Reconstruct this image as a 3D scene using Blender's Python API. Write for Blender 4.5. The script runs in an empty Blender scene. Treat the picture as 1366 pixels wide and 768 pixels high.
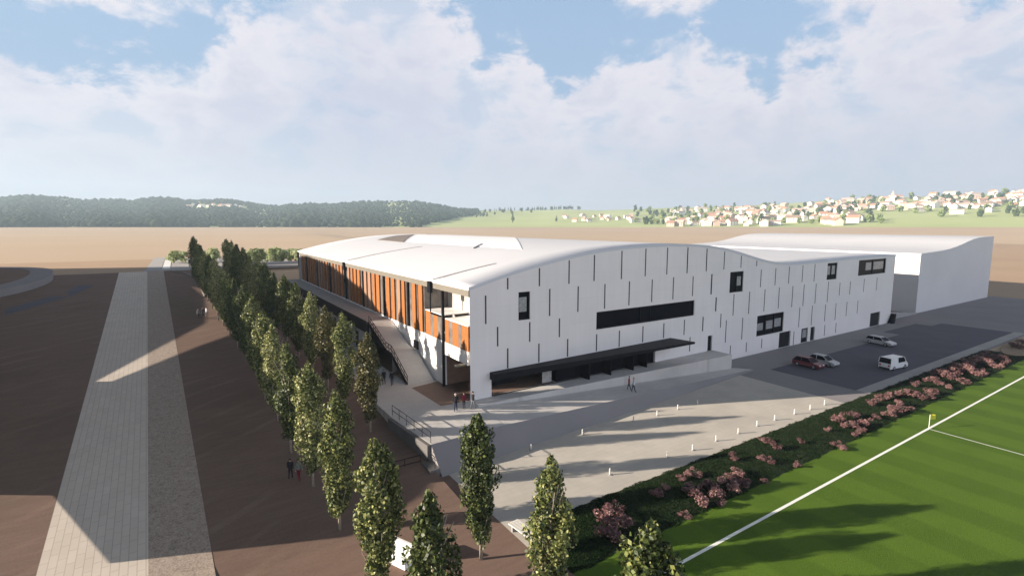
import bpy, bmesh, math, random
import numpy as np
from mathutils import Vector, Matrix

# ------------------------------------------------------------------ camera, light, exposure
# World axes: X runs along the big gable wall, Y along the long timber facade, Z up, metres.
sc = bpy.context.scene
R = math.radians
CAM = Vector((-24.07, -44.87, 20.0)); YAW = R(33.0); PITCH = math.atan(84 / 683)
cam_d = bpy.data.cameras.new('camera'); cam = bpy.data.objects.new('camera', cam_d)
sc.collection.objects.link(cam); sc.camera = cam
cam.location = CAM; cam.rotation_euler = (R(90) - PITCH, 0, -YAW)
cam_d.sensor_width = 36; cam_d.lens = 18.0; cam_d.clip_start = .5; cam_d.clip_end = 20000

SUN_EL = R(15.5); SUN_DOWN = R(22.5)          # light travels along +X, slightly towards -Y
L = Vector((math.cos(SUN_DOWN) * math.cos(SUN_EL), -math.sin(SUN_DOWN) * math.cos(SUN_EL), -math.sin(SUN_EL)))
sun_d = bpy.data.lights.new('sun', 'SUN'); sun = bpy.data.objects.new('sun', sun_d)
sc.collection.objects.link(sun); sun.rotation_euler = L.to_track_quat('-Z', 'Y').to_euler()
sun_d.energy = 5.0; sun_d.angle = R(.5); sun_d.color = (1, .87, .72)

sc.view_settings.view_transform = 'Standard'; sc.view_settings.look = 'None'
sc.view_settings.exposure = 1.42; sc.view_settings.gamma = 1
sc.render.engine = 'CYCLES'
cy = sc.cycles
cy.max_bounces = 5; cy.diffuse_bounces = 3; cy.glossy_bounces = 2; cy.transmission_bounces = 2
cy.volume_bounces = 0; cy.transparent_max_bounces = 4; cy.use_denoising = True
cy.caustics_reflective = False; cy.caustics_refractive = False


def ray(px, py):
    """direction of a bearing measured on the 1366-wide photograph, in world axes, scaled to unit horizontal length"""
    a = (px - 683) / 683; b = (384 - py) / 683
    f = math.cos(PITCH) + b * math.sin(PITCH); u = -math.sin(PITCH) + b * math.cos(PITCH)
    x = a * math.cos(YAW) + f * math.sin(YAW); y = -a * math.sin(YAW) + f * math.cos(YAW)
    h = math.hypot(x, y)
    return Vector((x / h, y / h, u / h))


def azel(px, py):
    r = ray(px, py); return math.degrees(math.atan2(r.x, r.y)), math.degrees(math.atan(r.z))


def gp(px, py, z=0.0):
    r = ray(px, py); k = (z - CAM.z) / r.z
    return CAM + r * k


# ------------------------------------------------------------------ node helpers
class NT:
    def __init__(s, tree): s.t = tree; s.n = tree.nodes; s.l = tree.links
    def add(s, kind, **kw):
        n = s.n.new(kind)
        for k, v in kw.items(): setattr(n, k, v)
        return n
    def put(s, sock, v):
        if hasattr(v, 'is_output'): s.l.new(v, sock)
        else: sock.default_value = v
    def math(s, op, a, b=0.0, c=None, clamp=False):
        n = s.add('ShaderNodeMath', operation=op, use_clamp=clamp)
        s.put(n.inputs[0], a); s.put(n.inputs[1], b)
        if c is not None: s.put(n.inputs[2], c)
        return n.outputs[0]
    def mix(s, f, a, b, blend='MIX'):
        n = s.add('ShaderNodeMix', data_type='RGBA', blend_type=blend)
        s.put(n.inputs[0], f); s.put(n.inputs[6], a); s.put(n.inputs[7], b)
        return n.outputs[2]
    def noise(s, vec, scale, detail=4, rough=.55, dist=0.0):
        n = s.add('ShaderNodeTexNoise'); s.put(n.inputs['Vector'], vec)
        n.inputs['Scale'].default_value = scale; n.inputs['Detail'].default_value = detail
        n.inputs['Roughness'].default_value = rough; n.inputs['Distortion'].default_value = dist
        return n.outputs['Fac']
    def ramp(s, f, stops, interp='LINEAR'):
        n = s.add('ShaderNodeValToRGB'); s.put(n.inputs[0], f); cr = n.color_ramp; cr.interpolation = interp
        while len(cr.elements) < len(stops): cr.elements.new(.5)
        for e, (p, c) in zip(cr.elements, stops):
            e.position = p; e.color = (c, c, c, 1) if isinstance(c, (int, float)) else (*c, 1)
        return n.outputs[0]
    def smooth(s, v, lo, hi, a=0.0, b=1.0):
        n = s.add('ShaderNodeMapRange', interpolation_type='SMOOTHSTEP')
        s.put(n.inputs[0], v); n.inputs[1].default_value = lo; n.inputs[2].default_value = hi
        n.inputs[3].default_value = a; n.inputs[4].default_value = b
        return n.outputs[0]


# ------------------------------------------------------------------ sky with clouds
world = bpy.data.worlds.new('World'); sc.world = world; world.use_nodes = True
w = NT(world.node_tree); w.n.clear()
out = w.add('ShaderNodeOutputWorld'); bg = w.add('ShaderNodeBackground'); bg.inputs[1].default_value = .1
w.l.new(bg.outputs[0], out.inputs[0])
sky = w.add('ShaderNodeTexSky', sky_type='NISHITA', sun_disc=False)
sky.sun_elevation = SUN_EL; sky.sun_rotation = math.atan2(-L.x, -L.y)
sky.air_density = 1.0; sky.dust_density = .6; sky.ozone_density = 2.0
tc = w.add('ShaderNodeTexCoord'); dirv = tc.outputs['Generated']
sp = w.add('ShaderNodeSeparateXYZ'); w.l.new(dirv, sp.inputs[0])
az = w.math('ARCTAN2', sp.outputs[0], sp.outputs[1]); el = w.math('ARCSINE', sp.outputs[2])
elf = w.math('DIVIDE', el, R(30.0))
azf = w.math('DIVIDE', w.math('ADD', az, R(25)), R(116))       # azimuth -25..91 degrees


def skyramp(pts):
    st = []
    for px, py in pts:
        a, e = azel(px, py); st.append((min(max((a + 25) / 116, 0), 1), max(e / 30, 0)))
    return w.ramp(azf, st)


bound = skyramp([(0, 85), (100, 92), (190, 88), (270, 70), (305, 5), (400, -60), (560, -50), (625, 20), (650, 78), (690, 66),
                 (725, 78), (742, 108), (775, 104), (800, 70), (835, 58), (880, 72), (915, 58), (950, 68), (990, 75), (1030, 105),
                 (1050, 62), (1100, 50), (1150, 40), (1190, -20), (1366, -60)])
upper = skyramp([(0, -60), (30, 10), (110, 45), (200, 45), (280, 20), (320, -80), (640, -80), (780, -80), (800, 0), (850, 25), (950, 22), (985, -60),
                 (1040, -60), (1065, 22), (1140, 24), (1180, 0), (1366, -30)])
mp = w.add('ShaderNodeMapping'); w.l.new(dirv, mp.inputs[0]); mp.inputs['Scale'].default_value = (1, 1, 1.7)
n1 = w.noise(mp.outputs[0], 10, 10, .64, .2); n2 = w.noise(mp.outputs[0], 3.2, 5, .55, .3); n3 = w.noise(mp.outputs[0], 7, 8, .6, .3)
d1 = w.math('ADD', w.math('SUBTRACT', bound, elf), w.math('MULTIPLY', w.math('SUBTRACT', n1, .5), .60))
m1 = w.smooth(d1, -.02, .07)
d2 = w.math('ADD', w.math('SUBTRACT', elf, upper), w.math('MULTIPLY', w.math('SUBTRACT', n1, .5), .55))
m2 = w.smooth(d2, -.02, .09)
high = w.smooth(elf, .85, 1.3, 1.0, .0)                          # clouds thin out overhead
mask = w.math('MULTIPLY', w.math('MAXIMUM', m1, m2), high)
wisps = w.math('MULTIPLY', w.smooth(n2, .45, .7), .25)
mask = w.math('MULTIPLY', mask, w.math('SUBTRACT', .96, w.math('MULTIPLY', w.smooth(w.math('SUBTRACT', n3, w.math('MULTIPLY', n2, .2)), .38, .54), .55)))
shade = w.smooth(w.math('ADD', w.math('MULTIPLY', n3, .95), w.math('MULTIPLY', d1, -.50)), .16, .52)
CL_LIGHT = (3.2, 3.1, 3.3); CL_DARK = (2.35, 2.42, 2.9); HOR = (2.5, 2.66, 2.95); BLUE = (1.4, 1.95, 2.7)
cloud = w.mix(shade, (*CL_DARK, 1), (*CL_LIGHT, 1))
# clear sky: nishita, lifted by the thin milky air low down
milky = w.smooth(elf, .30, 1.3, 1.0, .55)
clear = w.mix(milky, sky.outputs[0], (*BLUE, 1))
col = w.mix(mask, clear, cloud)
lowhaze = w.smooth(elf, .0, .42, .85, .0)
col = w.mix(lowhaze, col, (*HOR, 1))
deep = w.smooth(elf, .85, 1.5, 1.0, .09)                          # unseen zenith dimmed to cut the fill light
col = w.mix(1.0, col, w.ramp(deep, [(0, 0.0), (1, 1.0)]), 'MULTIPLY')
# unseen sky: brightened behind the viewer to fill the gable, dimmed at left
dt = w.add('ShaderNodeVectorMath', operation='DOT_PRODUCT'); w.l.new(dirv, dt.inputs[0]); dt.inputs[1].default_value = (.30, -.95, 0)
dl = w.add('ShaderNodeVectorMath', operation='DOT_PRODUCT'); w.l.new(dirv, dl.inputs[0]); dl.inputs[1].default_value = (-.95, .0, 0)
bright = w.math('MULTIPLY', w.smooth(dt.outputs['Value'], .1, .8, 1.0, 2.2), w.smooth(dl.outputs['Value'], .35, .8, 1.0, .28))
vm = w.add('ShaderNodeVectorMath', operation='SCALE'); w.put(vm.inputs[0], col); w.put(vm.inputs['Scale'], bright)
w.put(bg.inputs[0], vm.outputs[0])


# ------------------------------------------------------------------ materials
def material(name):
    m = bpy.data.materials.new(name); m.use_nodes = True
    nt = NT(m.node_tree); b = m.node_tree.nodes['Principled BSDF']
    return m, nt, b


def mat(name, c, rough=.7, var=.12, scale=1.5, metal=0.0, spec=.3, bump=0.0, bscale=20, c2=None, detail=5):
    m, nt, b = material(name)
    tc = nt.add('ShaderNodeTexCoord'); v = tc.outputs['Object']
    n = nt.noise(v, scale, detail)
    lo = tuple(x * (1 - var) for x in c); hi = tuple(min(1, x * (1 + var)) for x in c)
    if c2: lo, hi = c, c2
    colr = nt.ramp(n, [(.3, lo), (.7, hi)])
    nt.put(b.inputs['Base Color'], colr)
    b.inputs['Roughness'].default_value = rough; b.inputs['Metallic'].default_value = metal
    b.inputs['Specular IOR Level'].default_value = spec
    if bump:
        bn = nt.add('ShaderNodeBump'); bn.inputs['Strength'].default_value = bump; bn.inputs['Distance'].default_value = .05
        nt.put(bn.inputs['Height'], nt.noise(v, bscale, 4)); nt.put(b.inputs['Normal'], bn.outputs[0])
    return m


def leafmat(name, stops, rough=.5, trans=.18):
    """colour differs from leaf to leaf and from clump to clump"""
    m, nt, b = material(name)
    g = nt.add('ShaderNodeNewGeometry'); tc = nt.add('ShaderNodeTexCoord')
    oi = nt.add('ShaderNodeObjectInfo')
    n = nt.noise(tc.outputs['Object'], 1.1, 2)
    f = nt.math('ADD', nt.math('MULTIPLY', g.outputs['Random Per Island'], .6),
                nt.math('ADD', nt.math('MULTIPLY', n, .45), nt.math('MULTIPLY', nt.math('SUBTRACT', oi.outputs['Random'], .5), .35)))
    f = nt.math('SUBTRACT', f, .03)
    c = nt.ramp(f, stops)
    nt.put(b.inputs['Base Color'], c); b.inputs['Roughness'].default_value = rough; b.inputs['Specular IOR Level'].default_value = .35 if rough < .7 else .08
    tr = nt.add('ShaderNodeBsdfTranslucent'); nt.put(tr.inputs[0], c)
    mx = nt.add('ShaderNodeMixShader'); mx.inputs[0].default_value = trans
    nt.l.new(b.outputs[0], mx.inputs[1]); nt.l.new(tr.outputs[0], mx.inputs[2])
    nt.l.new(mx.outputs[0], nt.n['Material Output'].inputs[0])
    return m


M = {}
M['panel'] = mat('pale_render_panel', (.84, .79, .78), .75, .06, .3, spec=.2)
def weathered(name, c):
    m, nt, b = material(name); tc = nt.add('ShaderNodeTexCoord'); v = tc.outputs['Object']
    mp = nt.add('ShaderNodeMapping'); nt.put(mp.inputs[0], v); mp.inputs['Scale'].default_value = (1.6, 1.6, .07)
    a = nt.ramp(nt.noise(mp.outputs[0], 1.0, 7, .6), [(.3, .975), (.7, 1.015)]); k = nt.ramp(nt.noise(v, .16, 6), [(.3, .965), (.7, 1.03)])
    br = nt.add('ShaderNodeTexBrick'); mr = nt.add('ShaderNodeMapping'); nt.put(mr.inputs[0], v); mr.inputs['Rotation'].default_value = (R(90), 0, 0)
    nt.put(br.inputs[0], mr.outputs[0]); br.inputs['Scale'].default_value = 1; br.inputs['Brick Width'].default_value = 3.2; br.inputs['Row Height'].default_value = 2.9
    br.inputs['Mortar Size'].default_value = .018; br.offset = .5
    br.inputs['Color1'].default_value = (*c, 1); br.inputs['Color2'].default_value = (*[x * .975 for x in c], 1); br.inputs['Mortar'].default_value = (*[x * .92 for x in c], 1)
    nt.put(b.inputs['Base Color'], nt.mix(1.0, nt.mix(1.0, br.outputs[0], a, 'MULTIPLY'), k, 'MULTIPLY')); b.inputs['Roughness'].default_value = .75; b.inputs['Specular IOR Level'].default_value = .2
    return m
M['panel'] = weathered('pale_render_panel', (.74, .705, .695))
M['panel2'] = mat('grey_render_panel', (.60, .585, .60), .75, .035, .1, spec=.2)
M['roof'] = mat('white_roof_membrane', (.565, .575, .61), .6, .03, .08, spec=.25)
M['recess_panel'] = mat('recess_grey', (.20, .17, .15), .7, .1, 1)
M['roof_bright'] = mat('bright_roof_membrane', (.80, .80, .82), .55, .02, .1)
M['fascia'] = mat('beige_eaves_metal', (.17, .155, .13), .6, .06, .6)
M['white'] = mat('white_paint', (.82, .81, .80), .6, .03, .5)
M['pale'] = mat('pale_concrete', (.40, .385, .375), .8, .08, .8)
M['grey'] = mat('grey_concrete', (.30, .29, .29), .8, .1, .7)
M['dark'] = mat('dark_metal', (.006, .006, .010), .5, .15, 2, spec=.12)
M['glass_dark'] = mat('dark_glazing', (.004, .004, .009), .35, .1, 1, spec=.05)
M['glass_blind'] = mat('pale_blind_behind_glass', (.30, .30, .31), .25, .25, 3, spec=.5)
M['glass_grey'] = mat('grey_glazing', (.17, .15, .14), .2, .35, .9, spec=.45)
M['orange'] = mat('orange_timber', (.30, .105, .024), .6, .18, 3)
M['orange_light'] = mat('pinkish_timber', (.30, .165, .10), .6, .15, 3)
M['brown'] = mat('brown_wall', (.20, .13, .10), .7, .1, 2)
M['slit'] = mat('slit_shadow_gap', (.05, .05, .06), .6, .2, 4)
M['plank'] = mat('grey_stone_bench', (.62, .6, .56), .8, .06, 4)
M['trunk'] = mat('poplar_bark', (.33, .28, .22), .85, .25, 6, bump=.4)
M['darktrunk'] = mat('grey_bark', (.10, .085, .07), .85, .25, 6)
M['yellow'] = mat('yellow_cloth', (.80, .72, .06), .7, .05, 6)
M['line'] = mat('white_line_paint', (.82, .84, .78), .8, .05, 4)
M['tyre'] = mat('black_rubber', (.02, .02, .02), .8, .1, 8)
M['rim'] = mat('silver_rim', (.5, .5, .52), .35, .05, 8, metal=.8)
M['lamp'] = mat('clear_headlight', (.75, .76, .78), .15, .05, 8)
M['redlamp'] = mat('red_tail_light', (.45, .02, .02), .3, .05, 8)

POP = [(.0, (.014, .024, .007)), (.35, (.042, .066, .017)), (.58, (.13, .155, .04)), (.75, (.33, .34, .115)), (1, (.66, .62, .36))]
M['poplar'] = leafmat('poplar_leaves', POP)
M['poplar_rust'] = leafmat('rusty_poplar_leaves', [(.0, (.022, .026, .010)), (.4, (.070, .070, .024)), (.65, (.17, .15, .052)), (.82, (.33, .28, .12)), (1, (.56, .48, .27))])
M['bush'] = leafmat('pale_bush_leaves', [(.0, (.26, .30, .15)), (.5, (.42, .48, .25)), (1, (.58, .62, .38))], trans=.45)
M['blossom'] = leafmat('pink_shrub_leaves', [(.0, (.06, .028, .030)), (.4, (.17, .085, .088)), (.75, (.33, .19, .18)), (1, (.50, .33, .29))])
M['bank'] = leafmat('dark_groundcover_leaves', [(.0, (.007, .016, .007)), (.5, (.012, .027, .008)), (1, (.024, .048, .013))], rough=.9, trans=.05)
M['forest'] = leafmat('far_forest_leaves', [(.0, (.010, .019, .010)), (.5, (.018, .032, .015)), (1, (.036, .054, .022))], rough=.8, trans=.0)
M['fartree'] = leafmat('far_tree_leaves', [(.0, (.02, .035, .014)), (.5, (.045, .07, .022)), (1, (.09, .12, .04))], rough=.8, trans=.0)
M['fartree_light'] = leafmat('far_light_tree_leaves', [(.0, (.09, .13, .04)), (.5, (.17, .22, .07)), (1, (.27, .32, .12))], rough=.8, trans=.0)


def soil():
    m, nt, b = material('brown_soil')
    tc = nt.add('ShaderNodeTexCoord'); v = tc.outputs['Object']
    n = nt.noise(v, .15, 6); c = nt.ramp(n, [(.3, (.165, .108, .083)), (.7, (.20, .132, .102))])
    mp = nt.add('ShaderNodeMapping'); nt.put(mp.inputs[0], v); mp.inputs['Scale'].default_value = (.3, 2.2, 1); mp.inputs['Rotation'].default_value = (0, 0, .25)
    streak = nt.noise(mp.outputs[0], 1.2, 6); c = nt.mix(.5, c, nt.ramp(streak, [(.35, (.14, .09, .07)), (.7, (.215, .145, .115))]))
    fine = nt.noise(v, 9, 5); c = nt.mix(.25, c, nt.ramp(fine, [(.3, (.11, .075, .06)), (.7, (.27, .2, .165))]))
    wv = nt.add('ShaderNodeTexWave'); wv.bands_direction = 'X'; mp2 = nt.add('ShaderNodeMapping'); nt.put(mp2.inputs[0], v); mp2.inputs['Rotation'].default_value = (0, 0, .95)
    nt.put(wv.inputs['Vector'], mp2.outputs[0]); wv.inputs['Scale'].default_value = .11; wv.inputs['Distortion'].default_value = 3.5; wv.inputs['Detail'].default_value = 3; wv.inputs['Detail Scale'].default_value = .6
    trk = nt.math('MULTIPLY', nt.smooth(wv.outputs['Fac'], .86, .97), nt.smooth(nt.noise(v, .09, 4), .45, .62)); c = nt.mix(nt.math('MULTIPLY', trk, .55), c, (.24, .17, .135, 1))
    patch = nt.smooth(nt.noise(v, .06, 7, .62, .6), .5, .68); c = nt.mix(nt.math('MULTIPLY', patch, .5), c, (.135, .10, .072, 1))
    nt.put(b.inputs['Base Color'], c); b.inputs['Roughness'].default_value = .95; b.inputs['Specular IOR Level'].default_value = .1
    return m


def planks():
    m, nt, b = material('paved_path')
    tc = nt.add('ShaderNodeTexCoord'); v = tc.outputs['UV']
    br = nt.add('ShaderNodeTexBrick'); nt.put(br.inputs[0], v)
    br.inputs['Scale'].default_value = 1; br.inputs['Brick Width'].default_value = 1.3; br.inputs['Row Height'].default_value = .42
    br.inputs['Mortar Size'].default_value = .022; br.inputs['Color1'].default_value = (.54, .47, .40, 1); br.inputs['Color2'].default_value = (.60, .525, .45, 1)
    br.inputs['Mortar'].default_value = (.36, .30, .25, 1)
    c = nt.mix(.3, br.outputs[0], nt.ramp(nt.noise(tc.outputs['Object'], .5, 6), [(.3, (.46, .40, .34)), (.7, (.64, .56, .48))]))
    nt.put(b.inputs['Base Color'], c); b.inputs['Roughness'].default_value = .9
    return m


def gravel():
    m, nt, b = material('gravel_strip')
    tc = nt.add('ShaderNodeTexCoord'); v = tc.outputs['Object']
    vo = nt.add('ShaderNodeTexVoronoi'); nt.put(vo.inputs['Vector'], v); vo.inputs['Scale'].default_value = 9
    c = nt.ramp(vo.outputs['Distance'], [(.0, (.50, .41, .33)), (.55, (.33, .26, .21)), (.9, (.16, .12, .10))])
    c = nt.mix(.4, c, nt.ramp(nt.noise(v, 3, 6), [(.3, (.22, .175, .145)), (.7, (.48, .39, .32))]))
    nt.put(b.inputs['Base Color'], c); b.inputs['Roughness'].default_value = .95
    return m


def paving(name, c1, c2, bw, rh, mort):
    m, nt, b = material(name)
    tc = nt.add('ShaderNodeTexCoord'); v = tc.outputs['Object']
    br = nt.add('ShaderNodeTexBrick'); nt.put(br.inputs[0], v); br.offset = .5
    br.inputs['Scale'].default_value = 1; br.inputs['Brick Width'].default_value = bw; br.inputs['Row Height'].default_value = rh
    br.inputs['Mortar Size'].default_value = .012; br.inputs['Color1'].default_value = (*c1, 1); br.inputs['Color2'].default_value = (*c2, 1)
    br.inputs['Mortar'].default_value = (*mort, 1)
    n = nt.ramp(nt.noise(v, .18, 7, .6), [(.3, .86), (.7, 1.08)])
    c = nt.mix(1.0, br.outputs[0], n, 'MULTIPLY')
    nt.put(b.inputs['Base Color'], c); b.inputs['Roughness'].default_value = .88; b.inputs['Specular IOR Level'].default_value = .2
    return m


def turf():
    m, nt, b = material('mown_grass')
    tc = nt.add('ShaderNodeTexCoord'); v = tc.outputs['Object']
    wv = nt.add('ShaderNodeTexWave'); nt.put(wv.inputs['Vector'], v); wv.bands_direction = 'X'
    wv.inputs['Scale'].default_value = .06; wv.inputs['Distortion'].default_value = .6; wv.inputs['Detail'].default_value = 2
    c = nt.ramp(wv.outputs['Fac'], [(.38, (.054, .116, .010)), (.62, (.098, .180, .018))])
    c = nt.mix(.45, c, nt.ramp(nt.noise(v, .35, 7, .62), [(.3, (.052, .104, .010)), (.7, (.102, .182, .020))]))
    c = nt.mix(.4, c, nt.ramp(nt.noise(v, 9, 6, .7), [(.3, (.042, .075, .007)), (.7, (.12, .19, .022))]))
    nt.put(b.inputs['Base Color'], c); b.inputs['Roughness'].default_value = .9; b.inputs['Specular IOR Level'].default_value = .12
    bn = nt.add('ShaderNodeBump'); bn.inputs['Strength'].default_value = .7; bn.inputs['Distance'].default_value = .06
    nt.put(bn.inputs['Height'], nt.noise(v, 14, 5, .7)); nt.put(b.inputs['Normal'], bn.outputs[0])
    return m


M['soil'] = soil(); M['path'] = planks(); M['gravel'] = gravel(); M['turf'] = turf()
M['tan'] = mat('tan_open_ground', (.52, .40, .285), .95, .06, .004, spec=.1, detail=8)
M['tan_dark'] = mat('darker_tan_ground', (.43, .31, .215), .95, .06, .02, spec=.1)
M['plaza'] = paving('plaza_paving', (.46, .43, .385), (.485, .45, .40), 1.2, .6, (.40, .37, .33))
M['podium'] = paving('podium_paving', (.50, .48, .46), (.53, .505, .48), 1.2, .6, (.44, .42, .40))
M['lot'] = mat('grey_paving', (.245, .23, .235), .9, .08, .12, spec=.15, detail=8)
M['asphalt'] = mat('dark_asphalt', (.105, .10, .122), .9, .1, .25, spec=.2, detail=8)
M['meadow'] = mat('pale_meadow', (.38, .45, .17), .95, .1, .004, c2=(.50, .55, .25), detail=8)
M['road'] = mat('pale_road', (.36, .34, .33), .9, .08, .3)


# ------------------------------------------------------------------ mesh builder
class MB:
    def __init__(s): s.v = []; s.f = []; s.mi = []; s.cur = 0
    def face(s, pts):
        i = len(s.v); s.v += [tuple(p) for p in pts]; s.f.append(tuple(range(i, i + len(pts)))); s.mi.append(s.cur)
    def box(s, a, b):
        (x0, y0, z0), (x1, y1, z1) = a, b
        x0, x1 = sorted((x0, x1)); y0, y1 = sorted((y0, y1)); z0, z1 = sorted((z0, z1))
        i = len(s.v)
        s.v += [(x0, y0, z0), (x1, y0, z0), (x1, y1, z0), (x0, y1, z0), (x0, y0, z1), (x1, y0, z1), (x1, y1, z1), (x0, y1, z1)]
        for q in ((0, 3, 2, 1), (4, 5, 6, 7), (0, 1, 5, 4), (1, 2, 6, 5), (2, 3, 7, 6), (3, 0, 4, 7)):
            s.f.append(tuple(i + k for k in q)); s.mi.append(s.cur)
        return s
    def hexa(s, lo, hi):
        i = len(s.v); s.v += [tuple(p) for p in lo] + [tuple(p) for p in hi]
        for q in ((0, 3, 2, 1), (4, 5, 6, 7), (0, 1, 5, 4), (1, 2, 6, 5), (2, 3, 7, 6), (3, 0, 4, 7)):
            s.f.append(tuple(i + k for k in q)); s.mi.append(s.cur)
        return s
    def prism(s, poly, axis, a, b):
        """poly in the two other axes, extruded along axis 0/1/2 from a to b"""
        n = len(poly); i = len(s.v)
        def P(q, w):
            if axis == 0: return (w, q[0], q[1])
            if axis == 1: return (q[0], w, q[1])
            return (q[0], q[1], w)
        s.v += [P(q, a) for q in poly] + [P(q, b) for q in poly]
        s.f.append(tuple(range(i, i + n))); s.f.append(tuple(range(i + 2 * n - 1, i + n - 1, -1))); s.mi += [s.cur] * 2
        for k in range(n):
            k2 = (k + 1) % n; s.f.append((i + k, i + n + k, i + n + k2, i + k2)); s.mi.append(s.cur)
        return s
    def tube(s, pts, r, n=6, r2=None, cap=True):
        pts = [Vector(p) for p in pts]; r2 = r if r2 is None else r2; rings = []
        for k, p in enumerate(pts):
            d = (pts[min(k + 1, len(pts) - 1)] - pts[max(k - 1, 0)]).normalized()
            u = d.cross(Vector((0, 0, 1)));
            if u.length < 1e-3: u = Vector((1, 0, 0))
            u.normalize(); vv = d.cross(u); rr = r + (r2 - r) * k / max(len(pts) - 1, 1)
            i = len(s.v); rings.append(i)
            for j in range(n):
                a = 2 * math.pi * j / n; s.v.append(tuple(p + (u * math.cos(a) + vv * math.sin(a)) * rr))
        for a, b in zip(rings, rings[1:]):
            for j in range(n): s.f.append((a + j, a + (j + 1) % n, b + (j + 1) % n, b + j)); s.mi.append(s.cur)
        if cap:
            s.f.append(tuple(rings[0] + j for j in range(n - 1, -1, -1))); s.f.append(tuple(rings[-1] + j for j in range(n))); s.mi += [s.cur] * 2
        return s
    def build(s, name, mats, parent=None, smooth=False, fix=True):
        me = bpy.data.meshes.new(name); me.from_pydata(s.v, [], s.f)
        mats = mats if isinstance(mats, (list, tuple)) else [mats]
        for m in mats: me.materials.append(m)
        if len(mats) > 1: me.polygons.foreach_set('material_index', s.mi)
        if fix:
            bm = bmesh.new(); bm.from_mesh(me); bmesh.ops.recalc_face_normals(bm, faces=bm.faces); bm.to_mesh(me); bm.free()
        if smooth: me.polygons.foreach_set('use_smooth', [True] * len(me.polygons))
        o = bpy.data.objects.new(name, me); sc.collection.objects.link(o)
        if parent: o.parent = parent
        return o


def bx(name, m, a, b, parent=None): return MB().box(a, b).build(name, m, parent)


def tag(o, label=None, cat=None, group=None, kind=None):
    if label: o['label'] = label
    if cat: o['category'] = cat
    if group: o['group'] = group
    if kind: o['kind'] = kind
    return o


def thing(name, label, cat, loc=(0, 0, 0), rz=0, group=None):
    o = bpy.data.objects.new(name, None); sc.collection.objects.link(o); o.empty_display_size = .3
    o.location = loc; o.rotation_euler = (0, 0, rz); return tag(o, label, cat, group)


def children(o): return [c for c in bpy.data.objects if c.parent == o]


KIDS = {}
def dup(root, loc, rz, label, scale=1.0, group=None, kids=None):
    kids = kids if kids is not None else KIDS.setdefault(root.name, children(root))
    r = root.copy(); sc.collection.objects.link(r); r.location = loc; r.rotation_euler = (0, 0, rz)
    r.scale = (scale,) * 3 if not isinstance(scale, tuple) else scale
    r['label'] = label
    if group: r['group'] = group
    for ch in kids:
        c = ch.copy(); sc.collection.objects.link(c); c.parent = r
        for gch in KIDS.setdefault(ch.name, children(ch)):
            d = gch.copy(); sc.collection.objects.link(d); d.parent = c
    return r


def structure(o, label=None, cat=None): return tag(o, label, cat, None, 'structure')


rng = np.random.default_rng(7); random.seed(7)


def leaves(name, pts, size, m, parent=None, nrm=None, jitter=.9, aspect=.7):
    """many small leaf faces at the given points"""
    n = len(pts); pts = np.asarray(pts, float)
    a = rng.normal(size=(n, 3))
    if nrm is not None: a = a * jitter + nrm
    a /= np.linalg.norm(a, axis=1, keepdims=True) + 1e-9
    b = rng.normal(size=(n, 3)); u = np.cross(a, b); u /= np.linalg.norm(u, axis=1, keepdims=True) + 1e-9; vv = np.cross(a, u)
    sz = (size * rng.uniform(.6, 1.35, size=(n, 1)))
    u = u * sz * .5; vv = vv * sz * .5 * aspect
    V = np.stack([pts - u, pts - vv + a * sz * .08, pts + u, pts + vv + a * sz * .08], 1).reshape(-1, 3)
    me = bpy.data.meshes.new(name)
    me.vertices.add(4 * n); me.vertices.foreach_set('co', V.ravel())
    me.loops.add(4 * n); me.loops.foreach_set('vertex_index', np.arange(4 * n, dtype=np.int32))
    me.polygons.add(n); me.polygons.foreach_set('loop_start', np.arange(0, 4 * n, 4, dtype=np.int32))
    me.materials.append(m); me.update(calc_edges=True)
    o = bpy.data.objects.new(name, me); sc.collection.objects.link(o)
    if parent: o.parent = parent
    return o


# ------------------------------------------------------------------ ground
def zt(t): return min(max(.083 * (t + 14), 0.0), 9.38)


def sheet(name, xs, ys, h, m, uv=False):
    mb = MB(); nx, ny = len(xs), len(ys)
    mb.v = [(x, y, h(x, y)) for y in ys for x in xs]
    for j in range(ny - 1):
        for i in range(nx - 1):
            mb.f.append((j * nx + i, j * nx + i + 1, (j + 1) * nx + i + 1, (j + 1) * nx + i)); mb.mi.append(0)
    return mb.build(name, m, fix=False)


def h_ground(x, y):
    if y <= 92 and x > -8.0: return -.03
    if x <= -8.0: return zt(y) - .03
    q = min(max((x - 60) / 100, 0), 1)
    return 9.38 * min(max((y - 92) / (8 + 900 * q), 0), 1) - .03


structure(sheet('ground', [-5000, -1500, -500, -140, -60, -30, -8.01, -7.99, 10, 20, 40, 60, 80, 100, 115, 130, 160, 200, 500, 1500, 6000],
                [-600, -200, -60, -14, 10, 40, 70, 92, 99, 102, 115, 150, 300, 700, 1500, 6000], h_ground, M['tan']))
structure(sheet('soil_slope', [-140, -100, -70, -50, -40, -30, -20, -14, -8.02], list(np.arange(-80, 99.1, 3.5)) + [99.0],
                lambda x, y: zt(y), M['soil']))
structure(sheet('bare_ground', [-220, -120, -40, 10], [99.01, 120, 150], lambda x, y: zt(120) + .004, M['tan_dark']))
structure(sheet('bare_ground', [168, 260, 420, 700], [-60, 0, 60, 92, 160], lambda x, y: h_ground(x, y) + .04, M['tan_dark']))
structure(sheet('soil_forecourt', [-8.02, -5.4], [-80, -50, -18.4], lambda x, y: -.004, M['soil']))
structure(sheet('soil_verge', [-8.02, -6.9], [-18.4, -8.4], lambda x, y: -.004, M['soil']))

# sloping path and gravel strip, drifting slightly left as they climb
def px_(base_near, base_far, y): return base_near + (base_far - base_near) * (y + 20) / 119


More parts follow.
